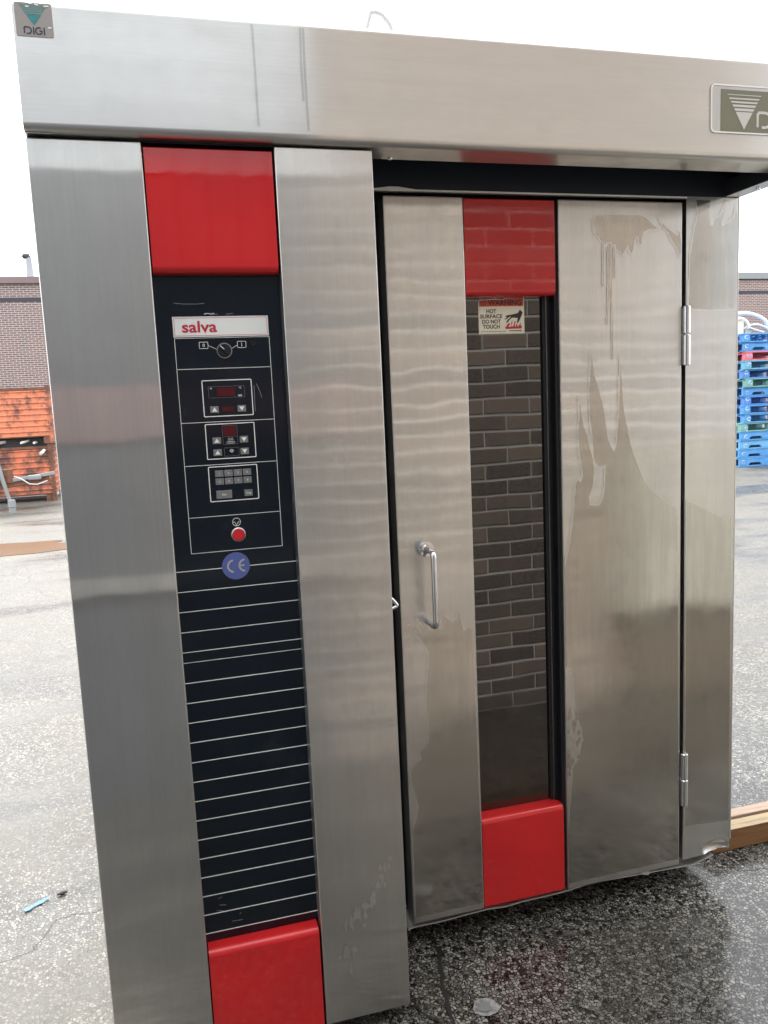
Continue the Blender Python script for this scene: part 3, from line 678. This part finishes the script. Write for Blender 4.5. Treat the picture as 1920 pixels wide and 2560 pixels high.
# header above the door, dark reflection put in its colour, and bright lower edge
hd = box('door_header', (.489, 1.5835, 1.9475, 1.991, 2.0045, 2.19), 'header', oven)
bm = bmesh.new(); L = []
for i in range(41):
    x = .545+(1.418-.545)*i/40; up = .006*max(0, 1-((x-.60)/.045)**2); L.append([bm.verts.new((x, y, z+up*(1 if z > 2.0 else 0))) for y, z in ((1.943, 1.9985), (1.943, 2.0030), (1.9470, 2.0040), (1.957, 1.9985))])
for a, b in zip(L, L[1:]):
    for j in range(4): bm.faces.new((a[j], a[(j+1) % 4], b[(j+1) % 4], b[j]))
bmesh.ops.recalc_face_normals(bm, faces=bm.faces[:]); from_bm('header_edge', bm, 'edge', hd)
# bent threshold sheet under the door
TH = [(0.5593,0.0574),(0.579,0.0632),(0.6567,0.0624),(0.7886,0.0672),(0.8452,0.0629),(0.9027,0.0663),(1.0348,0.0679),(1.1252,0.0751),(1.2797,0.0691),(1.4235,0.0632),(1.4643,0.0622),(1.5384,0.0772)]
bm = bmesh.new(); L = []
for i, (x, z) in enumerate(cat([(p[0], p[1], 0) for p in TH], 5) and [(v.x, v.y) for v in cat([(p[0], p[1], 0) for p in TH], 5)]):
    L.append([bm.verts.new(c) for c in ((x, 1.962, z-.0018), (x, 1.962, z+.0018), (x, 2.03, z+.010), (x, 2.03, z+.006))])
for a, b in zip(L, L[1:]):
    for j in range(4): bm.faces.new((a[j], a[(j+1) % 4], b[(j+1) % 4], b[j]))
bmesh.ops.recalc_face_normals(bm, faces=bm.faces[:]); th = from_bm('threshold', bm, 'edge', oven, True)
tx_, tz_ = (1.3,0.0721)
flat_poly('torn_tab', [(tx_-.024, tz_+.002), (tx_-.008, tz_+.008), (tx_+.006, tz_+.007), (tx_+.012, tz_-.002), (tx_+.006, tz_-.007), (tx_-.006, tz_-.003)], 1.955, 'edge', th)

# ---- control cabinet
cab = box('control_cabinet', (-.188, .484, 1.80, 2.033, .05, 2.018), 'gasket', oven)
box('foot', (-.15, -.05, 1.80, 2.0, .001, .049), 'gasket', cab); box('foot', (.34, .44, 1.80, 2.0, .001, .049), 'gasket', cab)
def panel(name, x0, x1, y0, y1, z0, z1, parent, m='steel'):
    return box(name, (x0, x1, y0, y1, z0, z1), m, parent, .003, 3)
pl = panel('steel_panel', -.192, .0185, YC, 1.799, .036, 2.023, cab); pr = panel('steel_panel', .2795, .4877, YC, 2.03, .036, 2.024, cab)
box('side_sheet', (-.1915, -.1882, 1.7995, 2.0345, .037, 2.022), 'steel', cab)
def red_panel(x0, x1, y0, y1, z0, z1, parent, bull):
    r = .014
    prof = [(y1, z0), (y1, z1)]
    if bull == 'bottom': prof = [(y1, z0), (y1, z1)]+fil(y0+.003, z1-.003, .003, 90, 180, 3)+fil(y0+r, z0+r, r, 180, 270, 8)
    else: prof = [(y1, z0), (y1, z1)]+fil(y0+r, z1-r, r, 90, 180, 8)+fil(y0+.003, z0+.003, .003, 180, 270, 3)
    o = extrude_profile('red_panel', prof, x0, x1, 'red', parent, wn_=False)
    bv = o.modifiers.new('b', 'BEVEL'); bv.width = .0018; bv.segments = 2; bv.limit_method = 'ANGLE'; bv.angle_limit = math.radians(60); weigh(o)
    return o
red_panel(.0215, .2745, 1.7275, 1.799, 1.774, 2.015, cab, 'bottom'); rb = red_panel(.0215, .2745, 1.7275, 1.799, .037, .286, cab, 'top')
box('top_slot', (-.19, .487, 1.735, 1.80, 2.0245, 2.0262), 'gasket', cab)
LT = [(0.5059,1.0362),(0.5116,1.0339),(0.5261,1.0152),(0.5106,1.0102),(0.5047,1.0102)]
tube('latch_rod', rounded([(p[0]-.004, 1.80, p[1]) for p in LT], .006), .0042, 'chrome', cab)
# smudges and small water marks low on the right cabinet panel
for i in range(26):
    x = .455-.13*(i/26)**.8+random.uniform(-.025, .025); z = .42-.24*(i/26)+random.uniform(-.04, .04); w, h = random.uniform(.002, .007), random.uniform(.005, .022)
    if not .29 < x-w < x+w < .48: continue
    pts = [(x+w*math.cos(a)*(1+.3*math.sin(3*a+i)), z+h*math.sin(a)*(1+.3*math.cos(4*a+i))) for a in [2*math.pi*j/14 for j in range(14)]]
    flat_poly('water_mark', pts, YC-.0005-.00004*i, 'residue', pr)
# ---- black control panel with its print and switches
cp = box('control_panel', (.0188, .2790, YB, 1.7985, .952, 1.7735), 'black', oven); lp = box('lower_panel', (.0188, .2790, YB+.0006, 1.7985, .2865, .9505), 'black', oven)
Y1, Y2, Y3 = YB-.0006, YB-.0011, YB-.0016
sheet = box('name_plate', (.0525, .2505, YB-.0020, YB-.0001, 1.6492, 1.6908), 'plate', cp)
strokes('plate_border', [(rrect(.1515, 1.67, .192, .0362, .001, 1), True)], .0008, YB-.0024, 'sred', cp)
text('brand_lettering', 'salva', .0700, 1.6590, .0225, YB-.0025, 'sred', cp, width=.0715, bold=.02, align='LEFT')
zl_ = [1.6470, 1.5833, 1.4713, 1.3802, 1.2690, 1.1916]
strokes('printed_line', [(rrect(.1525, (1.647+1.1916)/2, .1970, 1.647-1.1916, .0005, 1), True)]+[[(.0540, z), (.2510, z)] for z in zl_[1:5]], .0011, Y1, 'white', cp)
for cx_, s_ in ((.1124, 'O'), (.1917, 'I')):
    strokes('position_box', [(rrect(cx_, 1.6318, .0178, .0132, .0015, 3), True)], .0009, Y1, 'white', cp)
    strokes('position_mark', [(arc(cx_, 1.6318, .0018, 0, 340, 12, .0030), True)] if s_ == 'O' else [[(cx_, 1.6286), (cx_, 1.6350)], [(cx_-.0013, 1.6286), (cx_+.0013, 1.6286)], [(cx_-.0013, 1.6350), (cx_+.0004, 1.6350)]], .0010, Y1, 'white', cp)
strokes('pointer_line', [[(.1217, 1.6315), (.1395, 1.6225)], [(.1697, 1.6235), (.1824, 1.6310)]], .0008, Y1, 'white', cp)
lathe('selector_ring', [(0, .0162), (-.003, .0160), (-.003, .0143), (0, .0141)], (.1545, YB, 1.6198), 'y', 'satin', cp)
kb = lathe('selector_knob', [(0, .0140), (-.010, .0136), (-.012, .0126)], (.1545, YB-.0005, 1.6198), 'y', 'knob', cp)
strokes('knob_pointer', [[(.1545-.0095, 1.6198+.0090), (.1545-.001, 1.6198+.001)]], .0016, YB-.0132, 'white', cp)
bm = bmesh.new(); bmesh.ops.create_cube(bm, size=1, matrix=Matrix.Translation((.1545, YB-.0145, 1.6198)) @ Matrix.Rotation(math.radians(45), 4, 'Y') @ Matrix.Diagonal((.027, .006, .0055, 1))); bmesh.ops.bevel(bm, geom=bm.edges[:], offset=.0012, segments=2, affect='EDGES'); from_bm('knob_grip', bm, 'knob', cp, True)
strokes('knob_pointer', [[(.1545-.0092, 1.6198+.0092), (.1545-.0015, 1.6198+.0015)]], .0014, YB-.0178, 'white', cp)
lathe('key_lock', [(0, .0062), (-.002, .0060), (-.002, .0045), (-.0005, .004)], (.2158, YB, 1.6339), 'y', 'knob', cp)
def keypad_frame(zc, h): strokes('keypad_frame', [(rrect(.1547, zc, .1032, h, .0018, 3), True)], .0019, Y1, 'white', cp)
for zc, h in ((1.5206, .0755), (1.4293, .0740), (1.3382, .0745)): keypad_frame(zc, h)
def digits(cx_, cz_, n, w, h):
    lst = []
    for i in range(n):
        x = cx_+(i-(n-1)/2)*w*1.5; lst += [(rrect(x, cz_, w, h, .0003, 1), True), [(x-w/2, cz_), (x+w/2, cz_)]]
    strokes('display_digits', lst, .0012, Y3, 'seg', cp)
def disp(cx_, cz_, w, h, n): flat_poly('display', rrect(cx_, cz_, w, h, .0004, 2), Y2, 'led', cp); (digits(cx_, cz_, n, w/n*.52, h*.68) if n else None)
strokes('display_border', [(rrect(.1530, 1.5335, .0755, .0236, .0018, 3), True)], .0005, Y1, 'grey_key', cp)
disp(.1520, 1.5336, .0392, .0178, 3); disp(.1529, 1.4970, .0240, .0100, 0)
text('unit_mark', '°F', .1205, 1.5395, .0034, Y1, 'white', cp, bold=.02); text('unit_mark', '°C', .1818, 1.5395, .0034, Y1, 'white', cp, bold=.02)
strokes('heat_mark', [[(.1768, 1.5240), (.1780, 1.5265), (.1795, 1.5232), (.1810, 1.5265), (.1825, 1.5232), (.1838, 1.5262), (.1848, 1.5240)]], .0008, Y1, 'white', cp)
def key(cx_, cz_, w, h, sym, name='button'):
    o = box(name, (cx_-w/2, cx_+w/2, YB-.0020, YB-.0001, cz_-h/2, cz_+h/2), 'grey_key', cp, .0009, 2)
    yk = YB-.0024
    if sym in 'ud' and len(sym) == 1:
        s = 1 if sym == 'u' else -1; flat_poly('arrow_mark', [(cx_-.0056, cz_-.0042*s), (cx_+.0056, cz_-.0042*s), (cx_, cz_+.0048*s)], yk, 'white', cp)
    else:
        text('key_mark', sym, cx_-(.0 if len(sym) == 1 else .0), cz_-.0016, .0035, yk, 'white', cp, bold=.02)
for zc in (1.4971, 1.4311, 1.4057): key(.1251, zc, .0180, .0142, 'u'); key(.1826, zc, .0180, .0142, 'd')
disp(.1536, 1.4505, .0275, .0205, 2)
strokes('display_border', [(rrect(.1538, 1.4423, .0312, .0400, .0015, 3), True), [(.1382, 1.4385), (.1694, 1.4385)], (rrect(.1551, 1.4058, .0312, .0180, .0015, 3), True)], .0005, Y1, 'grey_key', cp)
strokes('steam_mark', [[(x, 1.4300), (x+.0012, 1.4318), (x-.0004, 1.4336), (x+.0010, 1.4358)] for x in (.1495, .1525, .1555, .1585)]+[(rrect(.1545, 1.4262, .0170, .0040, .0019, 4), True)]+[[(x, 1.4248), (x+.002, 1.4276)] for x in (.150, .1535, .157)], .0006, Y1, 'white', cp)
strokes('fan_mark', [arc(.1552, 1.4072, .0040, 0, 180, 10), [(.1512, 1.4072), (.1530, 1.4060)], [(.1592, 1.4072), (.1574, 1.4060)], [(.1552, 1.4065), (.1545, 1.4040)], [(.1552, 1.4065), (.1559, 1.4040)], arc(.1552, 1.4072, .0020, 0, 360, 10)], .0008, Y1, 'white', cp)
for r, zc in ((0, 1.3604), (1, 1.3434)):
    for c_ in range(4): key(.1251+c_*.0198, zc, .0178, .0140, str(1+c_+4*r)); disc('key_dot', .1251+c_*.0198+.0055, zc+.0038, .0010, YB-.0024, 'knob', cp, 10)
key(.1327, 1.3150, .0335, .0180, 'Start'); key(.1847, 1.3150, .0178, .0140, 'Prog'); disc('key_dot', .1847+.0055, 1.3150+.0042, .0010, YB-.0024, 'knob', cp, 10)
strokes('wheel_mark', [(arc(.1545, 1.2530, .0086, 0, 350, 30), True), [(.1460, 1.2530), (.1508, 1.2530), (.1545, 1.2452), (.1582, 1.2530), (.1630, 1.2530)]], .0010, Y1, 'white', cp)
lathe('lamp_bezel', [(0, .0158), (-.004, .0154), (-.005, .0140), (-.003, .0136)], (.1567, YB, 1.2254), 'y', 'satin', cp)
lathe('lamp_lens', [(-.002, .0135), (-.0055, .0133), (-.0065, .0122)], (.1567, YB, 1.2254), 'y', 'lamp', cp)
strokes('printed_line', [[(.0190, 1.1543), (.1170, 1.1543)], [(.1768, 1.1543), (.2788, 1.1543)]]+[[(.0190, z), (.2788, z)] for z in (1.1095, 1.0650, 1.0198, .9748)], .0016, Y1, 'white', cp)
disc('ce_badge', .1467, 1.1565, .0302, YB-.0012, 'ceblue', cp)
strokes('ce_letters', [arc(.1420, 1.1565, .0128, 95, 265, 18), arc(.1668, 1.1565, .0128, 95, 265, 18), [(.1545, 1.1565), (.1650, 1.1565)]], .0042, YB-.0017, 'cegrey', cp)
box('seam_strip', (.0190, .2788, YB-.0006, YB+.0004, .9507, .9517), 'white', lp)
for z in (.9050, .8593, .8138, .7678, .7217, .6757, .6298, .5840, .5376, .4915, .4454, .3994, .3534, .3075):
    box('printed_line', (.0190, .2788, YB-.0003, YB+.0005, z-.0008, z+.0008), 'white', lp)
strokes('scratch', [[(.052, .387), (.062, .391)], [(.055, .372), (.070, .369)], [(.047, .360), (.060, .357), (.068, .351)], [(.098, .339), (.102, .343)], [(.08, .326), (.105, .324)]], .0006, YB-.0001, 'cegrey', lp)
strokes('scratch', [[(.058, 1.7190), (.075, 1.7170), (.105, 1.7165), (.120, 1.7180)], [(.120, 1.6960), (.128, 1.6965), (.140, 1.6975)], [(.131, 1.6945), (.146, 1.6955)], [(.162, 1.6950), (.178, 1.6962)], [(.212, 1.545), (.211, 1.49)], [(.217, 1.549), (.224, 1.530), (.227, 1.518)]], .0006, YB-.0001, 'cegrey', cp)
strokes('scuff_mark', [[(.118, 1.6958), (.124, 1.6970), (.131, 1.6962), (.139, 1.6972)]], .0018, YB-.0001, 'white', cp)

# ---- hood
r = .016
outer = fil(YH+r, 2.027+r, r, 270, 180, 7)+fil(YH+.012, 2.256-.012, .012, 180, 90, 6)
prof = [(1.795, 2.027)]+outer+[(2.33, 2.256), (2.33, 2.253)]+[(YH+.012, 2.253), (YH+.004, 2.245), (YH+.004, 2.034), (YH+.008, 2.030), (1.795, 2.030)]
hood = extrude_profile('hood', prof, -.190, 1.5875, 'steel_h', oven)
box('side_sheet', (-.1898, -.187, YH+.005, 2.32, 2.031, 2.2525), 'steel', hood); box('side_sheet', (1.5845, 1.5873, YH+.005, 2.32, 2.031, 2.2525), 'steel', hood)
box('hood_shade_sheet', (-.186, 1.584, YH+.006, 1.956, 2.195, 2.20), 'dark', hood); box('hood_shade_sheet', (.489, 1.5405, YH+.0065, YH+.010, 2.032, 2.194), 'dark', hood)  # dark sheets put shade into the open steel hood
box('side_rail', (1.541, 1.5905, 1.706, 1.9485, 2.006, 2.050), 'satin', hood, .002); lathe('rail_bolt', [(0, .006), (-.004, .0055)], (1.565, 1.85, 2.006), 'z', 'chrome', hood)
box('left_rail', (-.1885, -.145, 1.71, 1.79, 2.0263, 2.0268), 'satin', hood)
lathe('lip_bolt', [(0, .005), (-.003, .0045)], (.545, 1.785, 2.027), 'z', 'chrome', hood)
for pts, w in zip([[(0.2459,2.251),(0.247,2.2341),(0.2474,2.1378),(0.2477,2.0531)],[(0.3426,2.2561),(0.3406,2.1824),(0.3416,2.1058)],[(0.3487,2.2566),(0.3475,2.1654),(0.3487,2.0486)]], [0.0045,0.004,0.0045]):
    pts = [(p[0], min(p[1], 2.243)) for p in pts]
    strokes('drip_mark', [pts], w, YH-.0006-.0003*pts[0][0], 'drip', hood)
# logo plate in the hood front
plate = box('logo_plate', (1.304, 1.5805, YH-.0012, YH+.002, 2.0868, 2.1905), 'satin', oven)
strokes('plate_frame', [(rrect((1.303+1.581)/2, 2.1387, .278, .1045, .010, 5), True)], .0032, YH-.0030, 'edge', plate)
flat_poly('olive_field', [(1.329, 2.0885), (1.579, 2.0885), (1.579, 2.1822), (1.329, 2.1822)], YH-.0016, 'olive', plate)
def tri_logo(parent, x0, x1, zt, zb, y, mats, bands, solid):
    cx_ = (x0+x1)/2; hw = (x1-x0)/2
    def W_(z): return hw*(z-zb)/(zt-zb)
    for (a, b), mm in zip(bands, mats): flat_poly('logo_bar', [(cx_-W_(a), a), (cx_+W_(a), a), (cx_+W_(b), b), (cx_-W_(b), b)], y, mm, parent)
    zs = solid; t = zb+(zs-zb)*.08
    flat_poly('logo_triangle', [(cx_-W_(zs), zs), (cx_+W_(zs), zs)]+[(cx_+W_(t), t), (cx_+W_(t)*.4, zb+(zs-zb)*.02), (cx_-W_(t)*.4, zb+(zs-zb)*.02), (cx_-W_(t), t)], y, mats[-1], parent)
tri_logo(plate, 1.3465, 1.4409, 2.172, 2.0945, YH-.0021, ['paleplate']*6, [(2.172, 2.1702), (2.1645, 2.1612), (2.1570, 2.1530), (2.1495, 2.1445), (2.1415, 2.1358)], 2.1335)
def D_glyph(x, z, w, h): return [(x, z), (x, z+h*.86)]+[(x+h*.14, z+h)]+arc(x+w-h*.5, z+h*.5, h*.5, 90, -90, 14)[0:]+[(x+w*.32, z)]
strokes('logo_letter', [D_glyph(1.4317, 2.1015, .037, .033), [(1.481, 2.0985), (1.481, 2.1375)], arc(1.512, 2.118, .0165, 50, 330, 18)+[(1.527, 2.118), (1.513, 2.118)], [(1.545, 2.0985), (1.545, 2.1375)]], .0062, YH-.0021, 'paleplate', plate)
# small logo sticker at the left end
stk = flat_poly('logo_sticker', rrect(-.1532, 2.2210, .0640, .0585, .003, 3), YH-.0012, 'stk_grey', oven)
tri_logo(stk, -.1790, -.1275, 2.2485, 2.2110, YH-.0017, ['teal2']*5+['teal'], [(2.2465, 2.2450), (2.2435, 2.2415), (2.2402, 2.2378), (2.2365, 2.2338), (2.2328, 2.2298)], 2.2290)
strokes('sticker_letter', [D_glyph(-.1712, 2.1965, .0120, .0110), [(-.1552, 2.1952), (-.1552, 2.2082)], arc(-.1462, 2.2017, .0057, 50, 330, 16)+[(-.1410, 2.2017), (-.1455, 2.2017)], [(-.1370, 2.1952), (-.1370, 2.2082)]], .0022, YH-.0017, 'navy', stk)
strokes('peeled_mark', [[(-.160, 2.2480), (-.153, 2.2487)], [(-.150, 2.2482), (-.144, 2.2460)], [(-.166, 2.2430), (-.160, 2.2425)], [(-.134, 2.2445), (-.126, 2.2455)], [(-.130, 2.2085), (-.124, 2.2082)]], .0024, YH-.0021, 'white', stk)
HO = [(0.6886,2.5957),(0.6915,2.6021),(0.6969,2.606),(0.7055,2.6069),(0.7158,2.6051),(0.726,2.6009),(0.7344,2.5929),(0.741,2.5856),(0.7459,2.5782),(0.7507,2.5691)]
tag(tube('cable_loop', cat([(HO[0][0]*1.9/2.4-.03, 1.9, 2.27)]+[(x*1.9/2.4, 1.9, 1.5+(z-1.5)*1.9/2.4) for x, z in HO]+[(HO[-1][0]*1.9/2.4+.025, 1.9, 2.26)], 5), .0052, 'pvc'), 'white cable looping up from the top of the oven hood', 'cable')

# ---- door
door = box('door', (.574, 1.4075, 2.004, 2.03, .088, 1.986), 'gasket', oven)
dl = panel('steel_panel', .572, .7785, YF, 2.003, .080, 1.990, door); dr = panel('steel_panel', 1.0385, 1.409, YF, 2.003, .080, 1.990, door)
red_panel(.7800, 1.0290, 1.9515, 1.9990, 1.751, 1.988, door, 'bottom'); red_panel(.7800, 1.0290, 1.9515, 1.9990, .082, .341, door, 'top')
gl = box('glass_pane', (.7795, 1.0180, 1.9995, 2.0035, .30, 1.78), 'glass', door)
box('glass_frame', (1.0100, 1.0182, 1.992, 1.9992, .34, 1.752), 'gasket', door); box('glass_trim', (1.0185, 1.0205, 1.988, 2.0034, .34, 1.752), 'satin', door); box('glass_frame', (1.0208, 1.0300, 1.985, 2.0034, .34, 1.752), 'gasket', door)
box('frame_return', (1.0302, 1.0382, 1.962, 2.0034, .082, 1.988), 'gasket', door)
random.seed(5)
lows = []
for i in range(26):      # ragged islands where the film breaks up low on the left of the panel
    x, z = 1.046+random.random()**1.4*.035, random.uniform(.42, .62); w, h = random.uniform(.002, .006), random.uniform(.006, .02)
    lows.append([(x+w*math.cos(a_)*(1+.3*math.sin(3*a_+i)), z+h*math.sin(a_)*(1+.25*math.cos(4*a_+i))) for a_ in [2*math.pi*j/12 for j in range(12)]])
film_sheet('water_stain', [[(1.0824,0.4929),(1.0927,0.5271),(1.0872,0.5637),(1.0748,0.6012),(1.066,0.666),(1.0631,0.7224),(1.0544,0.7409),(1.0375,0.7536),(1.0328,0.7819),(1.0302,0.8441),(1.0347,0.9794),(1.0397,1.0192),(1.0535,1.0647),(1.0654,1.1235),(1.0736,1.189),(1.0796,1.2542),(1.087,1.2667),(1.0926,1.2532),(1.1017,1.2755),(1.0936,1.3249),(1.0886,1.3835),(1.0936,1.4346),(1.0929,1.4825),(1.098,1.4408),(1.1041,1.4084),(1.1146,1.382),(1.1228,1.3426),(1.1299,1.3227),(1.1354,1.2896),(1.129,1.2441),(1.1177,1.2119),(1.1211,1.1918),(1.1505,1.1881),(1.1618,1.2085),(1.1696,1.2477),(1.17,1.3005),(1.1516,1.2951),(1.1371,1.3092),(1.1338,1.3485),(1.1306,1.3811),(1.1239,1.4331),(1.1232,1.4972),(1.1295,1.6047),(1.1381,1.5412),(1.1536,1.496),(1.1641,1.457),(1.171,1.4114),(1.178,1.3655),(1.1962,1.3317),(1.2037,1.3509),(1.2116,1.4288),(1.216,1.5384),(1.2177,1.5832),(1.2211,1.5254),(1.2265,1.4411),(1.2374,1.3949),(1.2521,1.3349),(1.2708,1.2873),(1.2935,1.2389),(1.3242,1.2063),(1.3629,1.1761),(1.3927,1.1635),(1.3975,1.1356),(1.4055,0.1),(1.04,0.1),(1.0405,0.22),(1.059,0.4466),(1.0744,0.4655)]]+lows, YF-.0008, dr, (1.0425, 1.4055, .085, 1.985)); film_sheet('water_stain', [[(1.1408,1.9398),(1.1497,1.9515),(1.2172,1.9547),(1.2821,1.9536),(1.304,1.9422),(1.315,1.9316),(1.3353,1.9194),(1.3224,1.9208),(1.304,1.9191),(1.293,1.9159),(1.2857,1.905),(1.2812,1.8802),(1.2754,1.8832),(1.2718,1.9018),(1.2638,1.8986),(1.2601,1.88),(1.2528,1.8559),(1.2455,1.8645),(1.242,1.8799),(1.2328,1.8614),(1.2238,1.8536),(1.2166,1.8628),(1.2112,1.8643),(1.2041,1.8704),(1.1952,1.8765),(1.1845,1.8826),(1.1774,1.8856),(1.1755,1.8703),(1.1731,1.8794),(1.1667,1.8855),(1.1597,1.89),(1.1562,1.8976),(1.1475,1.9036),(1.1405,1.9157)]], YF-.0008, dr, (1.0425, 1.4055, .085, 1.985), .0025, .003); film_sheet('water_stain', [[(1.3371,1.9458),(1.3519,1.929),(1.3668,1.9183),(1.3817,1.9097),(1.393,1.9029),(1.3974,1.9155),(1.4035,1.903),(1.4052,1.8622),(1.4008,1.8495),(1.3932,1.8684),(1.3781,1.8871),(1.3724,1.8965),(1.3631,1.912),(1.3482,1.9267)]], YF-.0008, dr, (1.0425, 1.4055, .085, 1.985), .0025, .003)
for d_ in [[(1.1682,1.8855),(1.1678,1.8488),(1.1661,1.7724)],[(1.1838,1.8826),(1.1817,1.7562),(1.1785,1.6744)],[(1.1902,1.8826),(1.1914,1.7561),(1.1941,1.582)],[(1.2016,1.8766),(1.2014,1.7949)]]: film_sheet('drip_mark', [strip_poly(d_, .0034)], YF-.0011, dr, (1.0425, 1.4055, .085, 1.985), .0014, .0016)
film_sheet('water_stain', [[(0.5793,0.349),(0.5958,0.3994),(0.5992,0.4231),(0.5887,0.4589),(0.5809,0.4987),(0.581,0.5226),(0.6018,0.5429),(0.614,0.5504),(0.6101,0.5701),(0.6199,0.578),(0.6363,0.5944),(0.6356,0.6467),(0.6314,0.6851),(0.6336,0.7411),(0.6413,0.7913),(0.6458,0.8324),(0.6361,0.8614),(0.6161,0.8869),(0.5939,0.9124),(0.5808,0.9299),(0.6078,0.913),(0.628,0.8923),(0.6222,0.9227),(0.6157,0.9348),(0.6358,0.9119),(0.6493,0.8965),(0.6707,0.9031),(0.6895,0.8985),(0.6808,0.9202),(0.6862,0.9379),(0.6999,0.9226),(0.7114,0.912),(0.7236,0.9174),(0.7314,0.9373),(0.7357,0.9206),(0.742,0.8944),(0.7441,0.8848),(0.7588,0.8923),(0.7673,0.8866),(0.776,0.1),(0.578,0.1)]], YF-.0008, dl, (.5755, .775, .085, 1.985))
bx_, bz_ = (0.642,1.1192); hx_, h1_ = (0.6462,1.1176); _, h2_ = (0.6431,0.9228)
hdl = lathe('door_handle', [(0, .0205), (-.016, .0205), (-.020, .0195), (-.021, .012), (-.026, .0105), (-.030, .0105)], (bx_, YF-.0002, bz_), 'y', 'chrome', oven)
tube('grip', rounded([(hx_, 1.922, h1_), (hx_, 1.888, h1_), (hx_, 1.888, h2_), (hx_, 1.9485, h2_)], .018, 7), .0074, 'chrome', hdl, 14)
for hz in ([(1.4188,1.718),(1.4194,1.6424),(1.4199,1.5578)], [(1.4193,0.4333),(1.4198,0.3534),(1.4204,0.2694)]):
    x = sum(p[0] for p in hz)/3; z1, zm, z2 = hz[0][1], hz[1][1], hz[2][1]
    hg = empty('hinge', (x, 1.944, z2)); hg.parent = oven; hg.matrix_parent_inverse = oven.matrix_world.inverted(); bpy.context.view_layer.update()
    for a, b in ((z1, zm+.0012), (zm-.0012, z2)): lathe('barrel', [(0, .0088), (.002, .0105), (a-b-.002, .0105), (a-b, .0088)], (x, 1.944, b), 'z', 'chrome', hg)
    box('leaf', (1.4095, 1.4135, 1.952, 1.99, z2+.004, z1-.004), 'satin', hg)
# ---- warning sign on the glass
YS = 1.9990
sgn = flat_poly('warning_sign', [(.8320, 1.7425), (.8360, 1.7470), (.8800, 1.7495), (.9000, 1.7480), (.9120, 1.7515), (.9617, 1.7530), (.9617, 1.6600), (.8318, 1.6600)], YS, 'sign_cream', oven)
flat_poly('red_band', [(.8345, 1.7300), (.8345, 1.7430), (.8380, 1.7455), (.8800, 1.7475), (.9000, 1.7462), (.9120, 1.7500), (.9592, 1.7510), (.9592, 1.7300)], YS-.0005, 'sign_red', sgn)
text('warning_lettering', 'WARNING', .9070, 1.7330, .0122, YS-.0009, 'sign_black', sgn, width=.0955, bold=.025)
strokes('alert_symbol', [(arc(.8460, 1.7385, .0068, 0, 350, 20), True), [(.8460, 1.7440), (.8460, 1.7375)], [(.8460, 1.7355), (.8460, 1.7345)]], .0010, YS-.0009, 'sign_black', sgn)
for s_, z_, w_ in (('HOT', 1.7133, .0275), ('SURFACE', 1.7000, .0630), ('DO NOT', 1.6868, .0525), ('TOUCH', 1.6738, .0475)):
    text('sign_lettering', s_, .8675, z_, .0095, YS-.0005, 'sign_black', sgn, width=w_, bold=.022)
flat_poly('hand_symbol', [(0.949,1.7211),(0.9575,1.7135),(0.949,1.696),(0.9425,1.6858),(0.9398,1.6872),(0.9428,1.6994),(0.9292,1.7008),(0.9229,1.6986),(0.9165,1.6921),(0.9121,1.6875),(0.909,1.6877),(0.9122,1.6938),(0.9192,1.6998),(0.9236,1.7031),(0.9212,1.7037),(0.913,1.6988),(0.9061,1.6954),(0.9053,1.6973),(0.9131,1.7022),(0.9069,1.7039),(0.9076,1.7059),(0.9244,1.7084),(0.9431,1.7119),(0.946,1.7156)], YS-.0006, 'sign_black', sgn); flat_poly('flame_symbol', [(0.9059,1.6761),(0.9093,1.6782),(0.9126,1.6832),(0.9164,1.6865),(0.9207,1.6853),(0.9187,1.6809),(0.9143,1.6776),(0.9223,1.6774),(0.9238,1.6841),(0.9246,1.6908),(0.9277,1.6924),(0.9263,1.6852),(0.9236,1.6785),(0.9286,1.6779),(0.9312,1.6829),(0.9333,1.6912),(0.9364,1.6917),(0.9343,1.6817),(0.9336,1.6778),(0.9373,1.6777),(0.9381,1.6838),(0.9412,1.6838),(0.941,1.6782),(0.9442,1.6781),(0.9461,1.682),(0.948,1.6814),(0.9487,1.687),(0.9506,1.687),(0.9505,1.6808),(0.9542,1.6779),(0.9536,1.6723),(0.9073,1.6716)], YS-.0005, 'sred', sgn)
strokes('small_print', [[(.8375+i*.0072, 1.6657), (.8375+i*.0072+.0058, 1.6657)] for i in range(10)], .0011, YS-.0005, 'sign_black', sgn)
strokes('barcode', [[(.9185+i*.0050, 1.6668), (.9185+i*.0050+.0040, 1.6668)] for i in range(7)], .0026, YS-.0005, 'sign_black', sgn)
